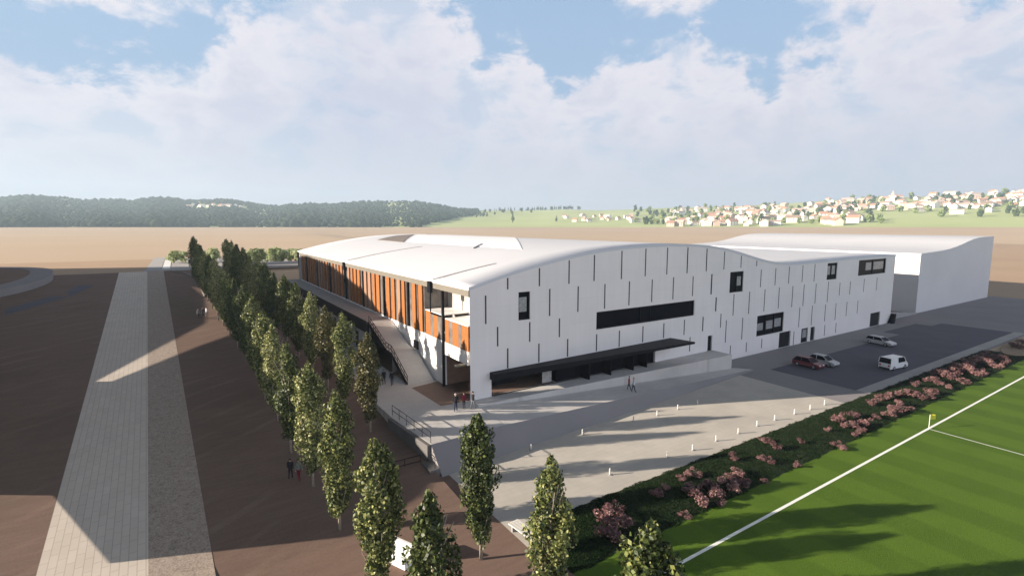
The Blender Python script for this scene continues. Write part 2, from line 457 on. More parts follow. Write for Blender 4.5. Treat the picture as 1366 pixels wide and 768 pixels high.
def strip(name, l0, l1, r0, r1, lift, m, y0=-80, y1=99):
    mb = MB(); ys = list(np.arange(y0, y1, 4.0)) + [y1]
    for a, b in zip(ys, ys[1:]):
        if a < -14 < b: pass
        mb.face([(px_(l0, l1, a), a, zt(a) + lift), (px_(r0, r1, a), a, zt(a) + lift), (px_(r0, r1, b), b, zt(b) + lift), (px_(l0, l1, b), b, zt(b) + lift)])
    o = mb.build(name, m, fix=False)
    uv = o.data.uv_layers.new(name='UVMap')
    for lp in o.data.loops:
        c = o.data.vertices[lp.vertex_index].co
        uv.data[lp.index].uv = (c.y, c.x - px_(l0, l1, c.y))
    return structure(o)


strip('path', -31.6, -35.7, -26.45, -30.5, .012, M['path'])
strip('gravel_path', -26.45, -30.5, -23.3, -27.4, .014, M['gravel'])

# plaza, forecourt and parking
structure(sheet('plaza', [-7.0, 0, 20, 43.5], [-21.5, -18.4, -10, -3.0], lambda x, y: .0, M['plaza']))
structure(sheet('parking_apron', [43.5, 80, 120, 171], [-19, -10, 2.5], lambda x, y: .0, M['lot']))
structure(sheet('parking_apron', [171, 190, 260], [-19, -10, 2.5], lambda x, y: .004, M['lot']))
structure(sheet('parking_apron', [98.5, 112, 115.6], [2.5, 20, 60], lambda x, y: .002, M['lot']))
structure(sheet('service_paving', [38, 43.5], [-19, -12, -3.0, .3], lambda x, y: .004, M['lot']))
structure(sheet('asphalt_bays', [44, 70, 106], [-17.0, -12, -6.2], lambda x, y: .008, M['asphalt']))
structure(sheet('asphalt_bays', [86, 101], [-6.19, -3.5], lambda x, y: .008, M['asphalt']))
structure(sheet('parking_edge_strip', [44, 70, 107], [-18.6, -17.01], lambda x, y: .010, M['road']))

# playing field
structure(sheet('playing_field', list(np.linspace(-6.2, 260, 17)), list(np.linspace(-160, -21.5, 12)), lambda x, y: .006, M['turf']))
def flat_line(name, a, b, wd, z=.016):
    a = Vector((*a, z)); b = Vector((*b, z)); d = (b - a).normalized(); nn = Vector((-d.y, d.x, 0)) * wd / 2
    mb = MB(); mb.face([a - nn, b - nn, b + nn, a + nn]); return structure(mb.build(name, M['line'], fix=False))
flat_line('touch_line', (-40, -26.65), (200, -26.35), .22)
flat_line('goal_line', (36.9, -26.7), (36.2, -80), .12, .020)

# ------------------------------------------------------------------ podium, ramp pavement in front of the big hall
def ramp_z(x): return 1.75 - 1.63 * min(max(x / 41.5, 0), 1)      # walkway falling along the front of the podium
def walk_z(x, y):                                                   # pavement level left of and in front of the gable
    if y >= 0: return 2.1
    if x >= 0: return 2.1 if y > -1.6 - 1.6 * x / 39.5 else ramp_z(x)
    k = min(max((x + 7.6) / 7.6, 0), 1); yf = -7.2 + .6 * k; zf = 1.95 - .20 * k
    return 2.1 + (zf - 2.1) * min(y / yf, 1)
mb = MB()
mb.box((-8.4, .0, -.2), (0.0, 8.6, 2.1))
mb.hexa([(.002, -1.6, -.2), (39.5, -3.2, -.2), (39.5, 8.0, -.2), (.002, 8.0, -.2)], [(.002, -1.6, 2.1), (39.5, -3.2, 2.1), (39.5, 8.0, 2.1), (.002, 8.0, 2.1)])
structure(mb.build('podium', M['podium']))
mb = MB(); N_ = 8                                                   # pavement falling towards the plaza corner
for i in range(N_):
    x0, x1 = -7.6 + 7.6 * i / N_, -7.6 + 7.6 * (i + 1) / N_; c0, c1 = x0 - .8 * (1 - i / N_), x1 - .8 * (1 - (i + 1) / N_)
    y0, y1 = -7.2 + .6 * i / N_, -7.2 + .6 * (i + 1) / N_
    mb.hexa([(x0, y0, -.2), (x1, y1, -.2), (c1, -.003, -.2), (c0, -.003, -.2)], [(x0, y0, walk_z(x0, y0)), (x1, y1, walk_z(x1, y1)), (c1, -.003, 2.096), (c0, -.003, 2.096)])
structure(mb.build('sloping_pavement', M['podium']))
mb = MB()
mb.hexa([(.003, -6.9, -.2), (41.5, -5.2, -.2), (40.2, -3.204, -.2), (.003, -1.604, -.2)], [(.003, -6.6, 1.75), (41.5, -5.0, .12), (40.2, -3.204, .12), (.003, -1.604, 1.9)])
structure(mb.build('ramped_walkway', M['podium']))
mb = MB(); top = [(-7.62, -7.203, 1.95), (0, -6.603, 1.75), (20, -5.83, .965), (41.5, -5.003, .12)]; botm = [(-7.62, -9.3, .0), (0, -8.5, .0), (20, -7.0, .0), (41.5, -5.25, .0)]
for i in range(3):
    mb.hexa([(*botm[i][:2], -.2), (*botm[i + 1][:2], -.2), (*top[i + 1][:2], -.2), (*top[i][:2], -.2)], [(*botm[i][:2], .01), (*botm[i + 1][:2], .01), top[i + 1], top[i]])
structure(mb.build('plaza_apron', M['lot']))
structure(MB().box((-8.4, 8.603, -.2), (-3.3, 58, 2.09)).build('side_pavement', M['podium']))
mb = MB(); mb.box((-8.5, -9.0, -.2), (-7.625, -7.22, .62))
mb.hexa([(-7.95, -7.21, -.2), (-7.603, -7.21, -.2), (-8.403, -.003, -.2), (-8.75, -.003, -.2)], [(-7.95, -7.21, 1.93), (-7.603, -7.21, 1.93), (-8.403, -.003, 2.07), (-8.75, -.003, 2.07)])  # dark facing over the sunlit pavement side, coloured to stand for shade
structure(mb.build('kerb_and_shade_facing', mat('shade_grey_concrete', (.13, .125, .125), .85, .12, .8)))

mb = MB(); mb.face([tuple(gp(px, py, 2.106)) for px, py in ((549, 517), (583, 508.5), (624, 498), (626, 534), (588, 541))])  # brown sheet laid just above the podium floor
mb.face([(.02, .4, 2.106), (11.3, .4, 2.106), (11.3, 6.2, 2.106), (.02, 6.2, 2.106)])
structure(mb.build('brown_floor_sheet', M['brown'], fix=False))

# cross road and stone slabs on the crest
structure(MB().box((-31.2, 99.2, 9.0), (4, 104.5, 9.47)).build('cross_road', M['grey']))
structure(MB().box((-31.0, 106, 9.0), (-28.0, 158, 9.43)).build('crest_path', M['pale']))
structure(MB().box((-27.8, 106, 9.0), (-26.2, 158, 9.45)).build('crest_path', M['white']))
structure(MB().box((-26.0, 106, 9.0), (4, 150, 9.42)).build('crest_yard', M['road']))
# round raised lawn with a pale rim beside the path, far left
mb = MB(); ring = [(-68 + 22 * math.cos(a), 92 + 24 * math.sin(a)) for a in np.linspace(0, 2 * math.pi, 56, endpoint=False)]
ri = [(-68 + 18.5 * math.cos(a), 92 + 20.5 * math.sin(a)) for a in np.linspace(0, 2 * math.pi, 56, endpoint=False)]
for k in range(56):
    q = (k + 1) % 56
    z0 = lambda p: zt(p[1]) - .1
    mb.face([(*ring[k], z0(ring[k])), (*ring[q], z0(ring[q])), (*ring[q], zt(ring[q][1]) + 1.3), (*ring[k], zt(ring[k][1]) + 1.3)])
    mb.face([(*ring[k], zt(ring[k][1]) + 1.3), (*ring[q], zt(ring[q][1]) + 1.3), (*ri[q], zt(ri[q][1]) + 1.3), (*ri[k], zt(ri[k][1]) + 1.3)])
mb.cur = 1
for k in range(56):
    q = (k + 1) % 56
    mb.face([(*ri[k], zt(ri[k][1]) + 1.25), (*ri[q], zt(ri[q][1]) + 1.25), (-68, 92, zt(92) + 2.6)])
structure(mb.build('mound', [M['lot'], M['soil']]))
mb = MB(); pts = [(-70, 52), (-56, 55), (-47, 62), (-41, 74), (-38.5, 84)]
for (a, b) in zip(pts, pts[1:]):
    mb.face([(a[0], a[1], zt(a[1]) + .02), (b[0], b[1], zt(b[1]) + .02), (b[0] - 2.6, b[1] + 1.5, zt(b[1] + 1.5) + .02), (a[0] - 1, a[1] + 4.5, zt(a[1] + 4.5) + .02)])
structure(mb.build('curved_path', M['asphalt'], fix=False))

# ------------------------------------------------------------------ the big hall
PROF = [(0, 13.80), (2.06, 14.39), (4.79, 15.1), (8.66, 15.84), (12.83, 16.56), (17.34, 17.12), (22.26, 17.45), (27.63, 17.57), (32.76, 17.52), (38.37, 17.2),
        (43.0, 16.52), (47.2, 15.55), (51.4, 14.62), (54, 14.18), (56.75, 13.92), (60, 13.78), (63, 13.77), (69.7, 13.9), (83.54, 14.04), (98.2, 14.02)]
_ps, _pz = zip(*PROF)
# smooth the measured profile
xs_f = np.arange(0, 98.21, .982); zs_f = np.interp(xs_f, _ps, _pz)
for _ in range(14): zs_f[1:-1] = .25 * zs_f[:-2] + .5 * zs_f[1:-1] + .25 * zs_f[2:]
def prof(x): return float(np.interp(x, xs_f, zs_f))

hall = thing('sports_hall', 'large pale sports hall with wave shaped white roof, slit pattern gable and orange timber side', 'sports hall', (0, 0, 0))
DEP = 87.0


def wall_holes(holes, x0, x1, zb, ztop, reveal):
    """front at y=0 facing -y, rectangular holes (xa,xb,za,zb) with reveals of the given depth"""
    mb = MB(); cuts = {x0, x1}
    for h in holes: cuts |= {h[0], h[1]}
    cuts |= set(float(x) for x in xs_f if x0 < x < x1); cuts = sorted(cuts)
    for a, b in zip(cuts, cuts[1:]):
        mid = (a + b) / 2; segs = []; z = zb(mid)
        for h in sorted([h for h in holes if h[0] < mid < h[1]], key=lambda h: h[2]):
            if h[2] > z: segs.append((z, h[2]))
            z = h[3]
        segs.append((z, None))
        for lo, hi in segs:
            mb.face([(a, 0, lo), (b, 0, lo), (b, 0, hi if hi else ztop(b)), (a, 0, hi if hi else ztop(a))])
    for xa, xb, za, zb_ in holes:
        mb.face([(xa, 0, za), (xa, reveal, za), (xa, reveal, zb_), (xa, 0, zb_)]); mb.face([(xb, 0, za), (xb, 0, zb_), (xb, reveal, zb_), (xb, reveal, za)])
        mb.face([(xa, 0, zb_), (xa, reveal, zb_), (xb, reveal, zb_), (xb, 0, zb_)]); mb.face([(xa, 0, za), (xb, 0, za), (xb, reveal, za), (xa, reveal, za)])
    return mb


WIN = [  # x0,x1,z0,z1, kind
    (5.9, 7.4, 9.85, 12.9, 'tall'), (17.05, 35.1, 7.6, 9.72, 'band'), (42.9, 46.2, 10.15, 13.2, 'square'),
    (50.4, 57.9, 2.75, 6.0, 'triple'), (70.9, 74.4, 10.4, 13.35, 'narrow'), (82.5, 94.0, 10.5, 13.42, 'double')]
DOORS = [(38.4, 39.4, 2.1, 4.3), (56.9, 60.3, .02, 2.6), (63.7, 65.8, .02, 2.5), (66.7, 68.1, .02, 2.45), (89.1, 93.3, .02, 2.75)]
ENT = (2.5, 27.5, 2.1, 4.55)
holes = [w_[:4] for w_ in WIN] + DOORS + [ENT]
# the triple window and its neighbour door overlap in x but not in z
wall_holes(holes, 0, 98.2, lambda x: -.05 if x > 39.5 else 2.0, lambda x: prof(x) - .25, .3).build('gable_wall', M['panel'], hall, fix=False)

for x0, x1, z0, z1, kind in WIN:
    cut = {'tall': [], 'band': [.42, .52], 'square': [.55], 'triple': [.34, .66], 'narrow': [.5], 'double': [.53]}[kind]
    mb = MB(); e = .14
    mb.box((x0, .12, z0), (x1, .26, z0 + e)); mb.box((x0, .12, z1 - e), (x1, .26, z1))
    xs = [x0] + [x0 + (x1 - x0) * c for c in cut] + [x1]
    for k, x in enumerate(xs):
        a = x if k == 0 else x - e / 2; a = x1 - e if k == len(xs) - 1 else a
        mb.box((a, .13, z0 + e), (a + e, .25, z1 - e))
    fr = mb.build('window', M['dark'], hall)
    bx('pane', M['glass_dark'], (x0 + .02, .262, z0 + .02), (x1 - .02, .29, z1 - .02), fr)
    # pale blinds standing behind the panes
    spans = {'tall': [(.05, .8, .28, .80)], 'square': [(.58, .92, .30, .75)], 'triple': [(.05, .27, .25, .6), (.39, .63, .25, .66), (.7, .95, .28, .7)],
             'narrow': [(.08, .42, .3, .82), (.55, .92, .3, .82)], 'double': [(.3, .5, .3, .8), (.58, .95, .3, .82)], 'band': []}[kind]
    for a, b, c, d in spans:
        bx('blind', M['glass_blind'], (x0 + (x1 - x0) * a, .235, z0 + (z1 - z0) * c), (x0 + (x1 - x0) * b, .259, z0 + (z1 - z0) * d), fr)
for i, (x0, x1, z0, z1) in enumerate(DOORS):
    d = bx('door', M['dark'], (x0, .2, z0), (x1, .28, z1), hall)
    if i == 2: bx('pane', M['glass_blind'], (x0 + .7, .17, z0 + .8), (x1 - .2, .198, z1 - .3), d)
    bx('handle', M['rim'], (x0 + .12, .15, z0 + 1.0), (x0 + .2, .199, z0 + 1.25), d)


def gab(px, py):
    r = ray(px, py); k = (0 - CAM.y) / r.y; P = CAM + r * k; return P.x, P.z


S3 = [(112, 378, 530), (176, 545, 650), (230, 275, 345), (230, 660, 767), (348, 520, 625), (400, 222, 328), (397, 635, 735), (455, 342, 487), (507, 500, 600),
      (559, 182, 315), (551, 610, 705), (607, 328, 465), (694, 150, 300), (706, 585, 675), (750, 316, 448), (841, 130, 290), (828, 565, 652), (881, 302, 430),
      (969, 118, 275), (954, 542, 628), (1003, 292, 412), (1085, 112, 265), (1066, 526, 605), (1117, 280, 398), (1194, 116, 257), (1176, 508, 588),
      (1222, 275, 380), (1296, 130, 247), (1276, 492, 568), (1323, 263, 372), (1206, 600, 676), (1345, 388, 462)]
S4 = [(50, 115, 218), (125, 118, 210), (194, 133, 203), (260, 150, 196), (321, 165, 190), (143, 222, 300), (162, 312, 366), (230, 300, 383),
      (337, 204, 272), (394, 198, 265), (447, 192, 258), (500, 186, 252), (547, 180, 250), (291, 290, 376), (351, 281, 366), (407, 274, 355), (460, 268, 350),
      (504, 262, 345), (551, 258, 335), (599, 250, 330), (645, 255, 305), (686, 250, 300), (110, 388, 442), (180, 376, 430), (200, 402, 488),
      (264, 392, 476), (487, 352, 428), (536, 345, 420), (588, 340, 405), (629, 335, 400), (672, 330, 385), (715, 325, 375), (217, 500, 545), (280, 488, 525),
      (340, 474, 510), (465, 445, 500), (586, 420, 462), (630, 412, 450), (740, 240, 290), (790, 235, 285)]
for lst, fx, fy in ((S3, lambda x: 620 + x * .2489, lambda y: 300 + y * .249), (S4, lambda x: 900 + x * .3411, lambda y: 290 + y * .3413)):
    for x, a, b in lst:
        s0, za = gab(fx(x), fy(a)); s1, zb = gab(fx(x), fy(b)); s0 = (s0 + s1) / 2
        za = min(za, prof(s0) - .45)
        bx('slit', M['slit'], (s0 - .09, -.012, zb), (s0 + .09, .02, za), hall)

# roof: one curved slab
mb = MB(); YS = [-.06] + list(np.linspace(5, DEP, 12)); n = len(xs_f); XE = xs_f.copy(); XE[0] = -.15; XE[-1] = 98.3
for y in YS:
    mb.v += [(float(x), float(y), float(z)) for x, z in zip(XE, zs_f)]
for j in range(len(YS) - 1):
    for i in range(n - 1):
        mb.f.append((j * n + i, j * n + i + 1, (j + 1) * n + i + 1, (j + 1) * n + i)); mb.mi.append(0)
off = len(mb.v); mb.v += [(x, y, z - .3) for x, y, z in mb.v[:off]]
for j in range(len(YS) - 1):
    for i in range(n - 1):
        mb.f.append((off + j * n + i, off + (j + 1) * n + i, off + (j + 1) * n + i + 1, off + j * n + i + 1)); mb.mi.append(0)
for i in range(n - 1):
    for j in (0, len(YS) - 1):
        a = j * n + i; mb.f.append((a, off + a, off + a + 1, a + 1)); mb.mi.append(0)
for j in range(len(YS) - 1):
    for i in (0, n - 1):
        a = j * n + i; b = a + n; mb.f.append((a, b, off + b, off + a)); mb.mi.append(0)
roof = mb.build('roof', M['roof'], hall, smooth=False)
roof.data.polygons.foreach_set('use_smooth', [k < (len(YS) - 1) * (n - 1) for k in range(len(roof.data.polygons))])


def on_roof(quad, lift, name, m, parent, sub=8, thick=.25):
    """four-cornered patch lying on the curved roof (corner order round the patch)"""
    mb = MB(); q = [Vector((*p, 0)) for p in quad]
    grid = []
    for j in range(sub + 1):
        for i in range(sub + 1):
            u, v = i / sub, j / sub; p = q[0] * (1 - u) * (1 - v) + q[1] * u * (1 - v) + q[2] * u * v + q[3] * (1 - u) * v
            mb.v.append((p.x, p.y, prof(p.x) + lift))
    k = sub + 1
    for j in range(sub):
        for i in range(sub): mb.f.append((j * k + i, j * k + i + 1, (j + 1) * k + i + 1, (j + 1) * k + i)); mb.mi.append(0)
    rim = [i for i in range(k)] + [j * k + sub for j in range(1, k)] + [sub * k + i for i in range(sub - 1, -1, -1)] + [j * k for j in range(sub - 1, 0, -1)]
    o0 = len(mb.v); mb.v += [(mb.v[i][0], mb.v[i][1], mb.v[i][2] - thick) for i in rim]
    for a in range(len(rim)):
        b = (a + 1) % len(rim); mb.f.append((rim[a], rim[b], o0 + b, o0 + a)); mb.mi.append(0)
    return mb.build(name, m, parent)


on_roof([(13.2, 52), (13.6, 69), (21, 76.5), (26.5, 79)], .08, 'recess_panel', M['recess_panel'], roof)  # flat dark panel standing in for a recess in the roof
on_roof([(30.5, 80), (30.5, 84), (46, 84), (43, 80)], .08, 'recess_panel', M['recess_panel'], roof)
on_roof([(14.7, 12.4), (14.1, 52), (27.5, 79), (44, 60)], .07, 'roof_bright_patch', M['roof_bright'], roof, 12, .15)  # brighter patch following the roof curve, nearly flush with it
on_roof([(12.7, 22.3), (12.9, 22.8), (16.1, 26.0), (16.1, 25.5)], .16, 'gutter', M['grey'], roof)
on_roof([(-.1, 8.4), (-.1, 8.95), (7, 6.55), (7, 6.35)], .07, 'gutter', M['grey'], roof, 6)
on_roof([(-.1, 44.6), (-.1, 45.4), (11.3, 38.6), (11.3, 38.2)], .07, 'gutter', M['grey'], roof, 6)

# eaves fascia and the long timber facade on x=0
bx('eaves_fascia', M['fascia'], (-.1, .02, 12.85), (.35, DEP, 13.5), hall)
bx('floor_slab', M['white'], (-.06, .3, 5.75), (11.5, DEP, 7.15), hall)
bx('ground_wall', M['white'], (.05, 6.2, 2.1), (.35, 60, 5.747), hall)
bx('end_wall', M['panel'], (97.9, .3, 0), (98.2, DEP, 13.65), hall)
mb = MB(); mb.prism([(float(x), float(z) - .3) for x, z in zip(xs_f[::4], zs_f[::4])] + [(98.2, 0), (0, 0)], 1, DEP - .3, DEP); mb.build('rear_wall', M['panel'], hall)
bx('glazing', M['glass_grey'], (.10, 11.9, 7.153), (.2, DEP - .4, 12.847), hall)
# loggia behind the open corner
bx('loggia_wall', M['pale'], (3.2, .35, 7.153), (3.4, 11.9, 13.4), hall)
bx('loggia_end', M['glass_grey'], (.12, 11.6, 7.153), (3.2, 11.85, 12.847), hall)
bx('loggia_panel', M['white'], (3.0, 2.9, 9.9), (3.17, 5.4, 12.9), hall)
bx('loggia_panel', M['grey'], (3.05, 1.3, 9.9), (3.17, 2.7, 12.5), hall)
# orange balustrade of the loggia with grey lights in it
edges = [(.33, 1.7, 0), (1.72, 2.5, 1), (2.52, 3.9, 0), (3.92, 4.8, 1), (4.82, 5.7, 0), (6.25, 6.75, 1), (6.77, 7.6, 1), (7.62, 8.8, 0), (8.82, 9.6, 1), (9.62, 11.0, 0)]
for a, b, k in edges:
    bx('balustrade_panel', M['glass_grey'] if k else M['orange'], (-.02, a, 7.16), (.09, b, 9.75 if a < 9 else 10.0), hall)
bx('balustrade_coping', M['white'], (-.05, .33, 9.76), (3.19, 5.6, 9.86), hall)
bx('balustrade_coping', M['white'], (-.05, 6.25, 10.02), (3.19, 11.0, 10.10), hall)
# timber fins
cols_t = [16.5, 25.6, 35.4, 45.4, 56.5, 67.0, 77.7]
t = 11.85; k = 0
while t < DEP - 3.2:
    wd = random.uniform(.95, 1.45) if t < 40 else random.uniform(.6, 1.0)
    if min(abs(t + wd / 2 - c) for c in cols_t) > .95:
        m = M['orange'] if (t < 24 and k % 4) or (k % 3 == 0) or t < 14 else M['orange_light']
        if random.random() < .5 and t > 22: m = M['orange']
        bx('fin', m, (-.09, t, 7.16 + (.0 if k % 2 else .02)), (.098, t + wd, 12.845), hall)
    t += wd + (random.uniform(.55, 1.2) if t < 40 else random.uniform(.9, 1.7)); k += 1
for c in cols_t: bx('column', M['dark'], (-.12, c - .22, 7.156), (.096, c + .22, 12.846), hall)
bx('column', M['dark'], (-.02, 12.9, 7.156), (.097, 13.35, 12.846), hall)
MB().tube([(-.16, 5.95, 2.1), (-.16, 5.95, 12.84)], .17, 10).build('column', M['dark'], hall, smooth=True)
bx('corner_pier', M['pale'], (-.08, DEP - 2.9, 2.1), (.098, DEP - .1, 12.846), hall)
for c in (9.1, 45.4, 85.9):
    b_ = bx('downpipe', M['dark'], (-.42, c - .38, 12.3), (-.103, c + .38, 13.62), hall)
    MB().tube([(-.22, c, 12.3), (-.22, c, 10.1)], .09, 8).build('pipe', M['dark'], b_)
# ground storey at the corner: open undercroft, recessed entrance
bx('undercroft_back', M['brown'], (.35, 6.25, 2.1), (11.4, 6.45, 5.745), hall)
bx('undercroft_wall', M['pale'], (5.4, 5.2, 2.1), (5.6, 6.2, 5.0), hall)
bx('undercroft_wall', M['white'], (3.5, 2.2, 2.1), (3.7, 5.0, 4.6), hall)
MB().tube([(.2, 4.0, 4.75), (6, 4.0, 4.75)], .22, 10).build('duct', M['fascia'], hall, smooth=True)
bx('undercroft_end', M['glass_dark'], (11.35, .32, 2.1), (11.5, 6.2, 4.9), hall)
bx('lobby_soffit', M['dark'], (2.5, .31, 4.56), (27.5, 6.2, 4.72), hall)
eg = bx('entrance_glazing', M['glass_dark'], (11.55, .34, 2.1), (27.5, .42, 4.55), hall)
for x in (14, 16.4, 19, 21.6, 24.2): bx('mullion', M['dark'], (x, .30, 2.1), (x + .1, .338, 4.55), eg)
bx('pane', M['glass_blind'], (15.9, .29, 2.9), (16.35, .335, 4.0), eg)
for x0 in (15.0, 18.4, 22.2, 24.6): bx('entrance_screen', M['dark'], (x0, -1.2, 2.1), (x0 + .12, .29, 4.4), hall)
bx('notice_panel', M['glass_blind'], (9.3, .25, 2.3), (10.6, .30, 4.1), hall)
bx('reception_desk', M['dark'], (4.4, 3.0, 2.1), (7.5, 3.6, 3.1), hall)
mb = MB(); mb.hexa([(2.3, -.9, 4.0), (31.2, -3.3, 4.72), (30.4, -.003, 4.72), (2.3, -.003, 4.0)], [(2.3, -.9, 4.74), (31.2, -3.3, 4.98), (30.4, -.003, 5.0), (2.3, -.003, 4.76)])
mb.build('canopy', M['dark'], hall)
# terrace with dark parapet along the upper storey
bx('terrace', M['grey'], (-3.4, 22.2, 6.45), (-.125, DEP, 6.98), hall)
tw = bx('terrace_wall', M['pale'], (-3.3, 22.4, 2.09), (-3.1, DEP, 6.447), hall)
for a, b, z0, z1, m in ((27.5, 28.7, 2.5, 4.9, 'dark'), (24.5, 25.3, 3.2, 4.6, 'white'), (40, 41, 2.5, 4.9, 'dark'), (52, 53, 3.5, 5.2, 'dark')):
    bx('window', M[m], (-3.36, a, z0), (-3.303, b, z1), tw)
mb = MB(); mb.box((-3.56, 22.2, 5.5), (-3.403, DEP, 7.1))
mb.build('terrace_parapet', M['dark'], hall)
lw = bx('window', M['dark'], (-.0, 13.5, 4.62), (.049, 15.1, 5.70), hall)
# ramped stair from the terrace to the plaza, in two flights
RX0, RX1 = -3.35, -.2
path_r = [(22.2, 6.98), (15.6, 4.65), (13.6, 4.6), (8.6, 2.11)]
mb = MB()
for (a, za), (b, zb) in zip(path_r, path_r[1:]):
    mb.hexa([(RX0, b, zb - .4), (RX1, b, zb - .4), (RX1, a, za - .4), (RX0, a, za - .4)], [(RX0, b, zb), (RX1, b, zb), (RX1, a, za), (RX0, a, za)])
ramp = mb.build('ramp', M['podium'], hall)
bx('ramp_post', M['grey'], (-3.0, 14.2, 2.1), (-2.6, 14.6, 4.2), hall)
mb = MB()
for (a, za), (b, zb) in zip(path_r, path_r[1:]):
    for h in (.05, .5, .98): mb.tube([(RX0 - .05, a, za + h), (RX0 - .05, b, zb + h)], .045, 6)
    steps = max(int(abs(a - b) / .9), 2)
    for k in range(steps + 1):
        f = k / steps; y = a + (b - a) * f; z = za + (zb - za) * f
        mb.tube([(RX0 - .05, y, z - .3), (RX0 - .05, y, z + 1.0)], .03, 5)
        if k < steps:
            f2 = (k + 1) / steps; mb.tube([(RX0 - .05, y, z + .05), (RX0 - .05, a + (b - a) * f2, za + (zb - za) * f2 + .95)], .025, 5)
    mb.hexa([(RX0 - .09, b, zb - .42), (RX0 - .012, b, zb - .42), (RX0 - .012, a, za - .42), (RX0 - .09, a, za - .42)],
            [(RX0 - .09, b, zb + .1), (RX0 - .012, b, zb + .1), (RX0 - .012, a, za + .1), (RX0 - .09, a, za + .1)])
mb.build('ramp_railing', M['dark'], hall)

# ------------------------------------------------------------------ second hall at the right, and its ramp wall
an = thing('sports_hall_annex', 'plain pale second hall with a raised wave roof beyond the car park', 'hall', (0, 0, 0))
P2 = [(115.7, 13.6), (121, 13.75), (127, 13.95), (132, 14.2), (136.5, 14.65), (140.5, 15.2), (144.5, 15.85), (148.5, 16.4), (152, 16.7), (156.5, 16.85), (164.3, 16.93)]
mb = MB(); mb.prism([(115.72, -.05)] + [(x, z - .3) for x, z in P2] + [(164.28, -.05)], 1, 1.6, 66); mb.build('wall', M['panel2'], an)
mb = MB(); mb.prism([(x, z) for x, z in P2] + [(x, z - .29) for x, z in P2[::-1]], 1, 1.55, 66.2); mb.build('roof', M['roof'], an)
tag(MB().hexa([(98.6, 1.2, 0), (115.6, 1.2, 0), (115.6, 1.55, 0), (98.6, 1.55, 0)], [(99.0, 1.2, 1.9), (115.6, 1.2, .25), (115.6, 1.55, .25), (99.0, 1.55, 1.9)]).build('ramp_wall', M['grey']),
    'low grey wedge shaped wall in the gap between the two halls', 'wall')
tag(MB().hexa([(96.8, -1.0, 0), (98.0, -1.0, 0), (98.0, -.1, 0), (96.8, -.1, 0)], [(98.2, -1.0, 1.9), (98.4, -1.0, 1.9), (98.4, -.1, 1.9), (98.2, -.1, 1.9)]).build('bin_store', M['dark']),
    'dark slanted hatch leaning by the far right corner of the big hall', 'hatch')

# ------------------------------------------------------------------ added shadow caster at the left, outside the frame, shaped to shade the path
def sx(t): return -28.5 - .2126 * (t + 45)
nb = thing('shadow_caster', 'unseen pale slabs added to cast the long shadow over the sloping path', 'shadow_caster', (0, 0, 0))
def slab(poly, name, m, th=.6):
    mb = MB(); n = len(poly)
    f = [(sx(t), t, z) for t, z in poly]; b = [(sx(t) - th, t, z) for t, z in poly]
    i = 0; mb.v = f + b; mb.f.append(tuple(range(n))); mb.f.append(tuple(range(2 * n - 1, n - 1, -1))); mb.mi += [0, 0]
    for k in range(n):
        q = (k + 1) % n; mb.f.append((k, n + k, n + q, q)); mb.mi.append(0)
    o = mb.build(name, m, nb, fix=False)
    bm = bmesh.new(); bm.from_mesh(o.data); bmesh.ops.triangulate(bm, faces=[f for f in bm.faces if len(f.verts) > 4]); bmesh.ops.recalc_face_normals(bm, faces=bm.faces); bm.to_mesh(o.data); bm.free()
    return o
slab([(-5.2, 3.1), (-4.3, 6.55), (.4, 8.7), (23.6, 15.8), (45, 21.0), (45, 11.75), (29.5, 7.25), (29.5, 2.5), (5.0, .5), (4.6, 2.2), (3.8, 3.3)], 'wall', M['pale'])  # added slab, its outline cut to the wanted shadow edge
slab([(29.5, 2.5), (29.5, 6.75), (58, 13.7), (80, 17.0), (94, 18.4), (94, 7)], 'wall', M['pale'])  # slot left above this added slab lets the lit wedge through
slab([(45, 11.76), (45, 21.0), (56.5, 24.9), (77, 28.6), (101, 31), (127.4, 31), (127.4, 8.5), (94, 7), (94, 18.5), (82, 18.1), (72, 17.8), (58, 15.85)], 'upper_slab', M['pale'])

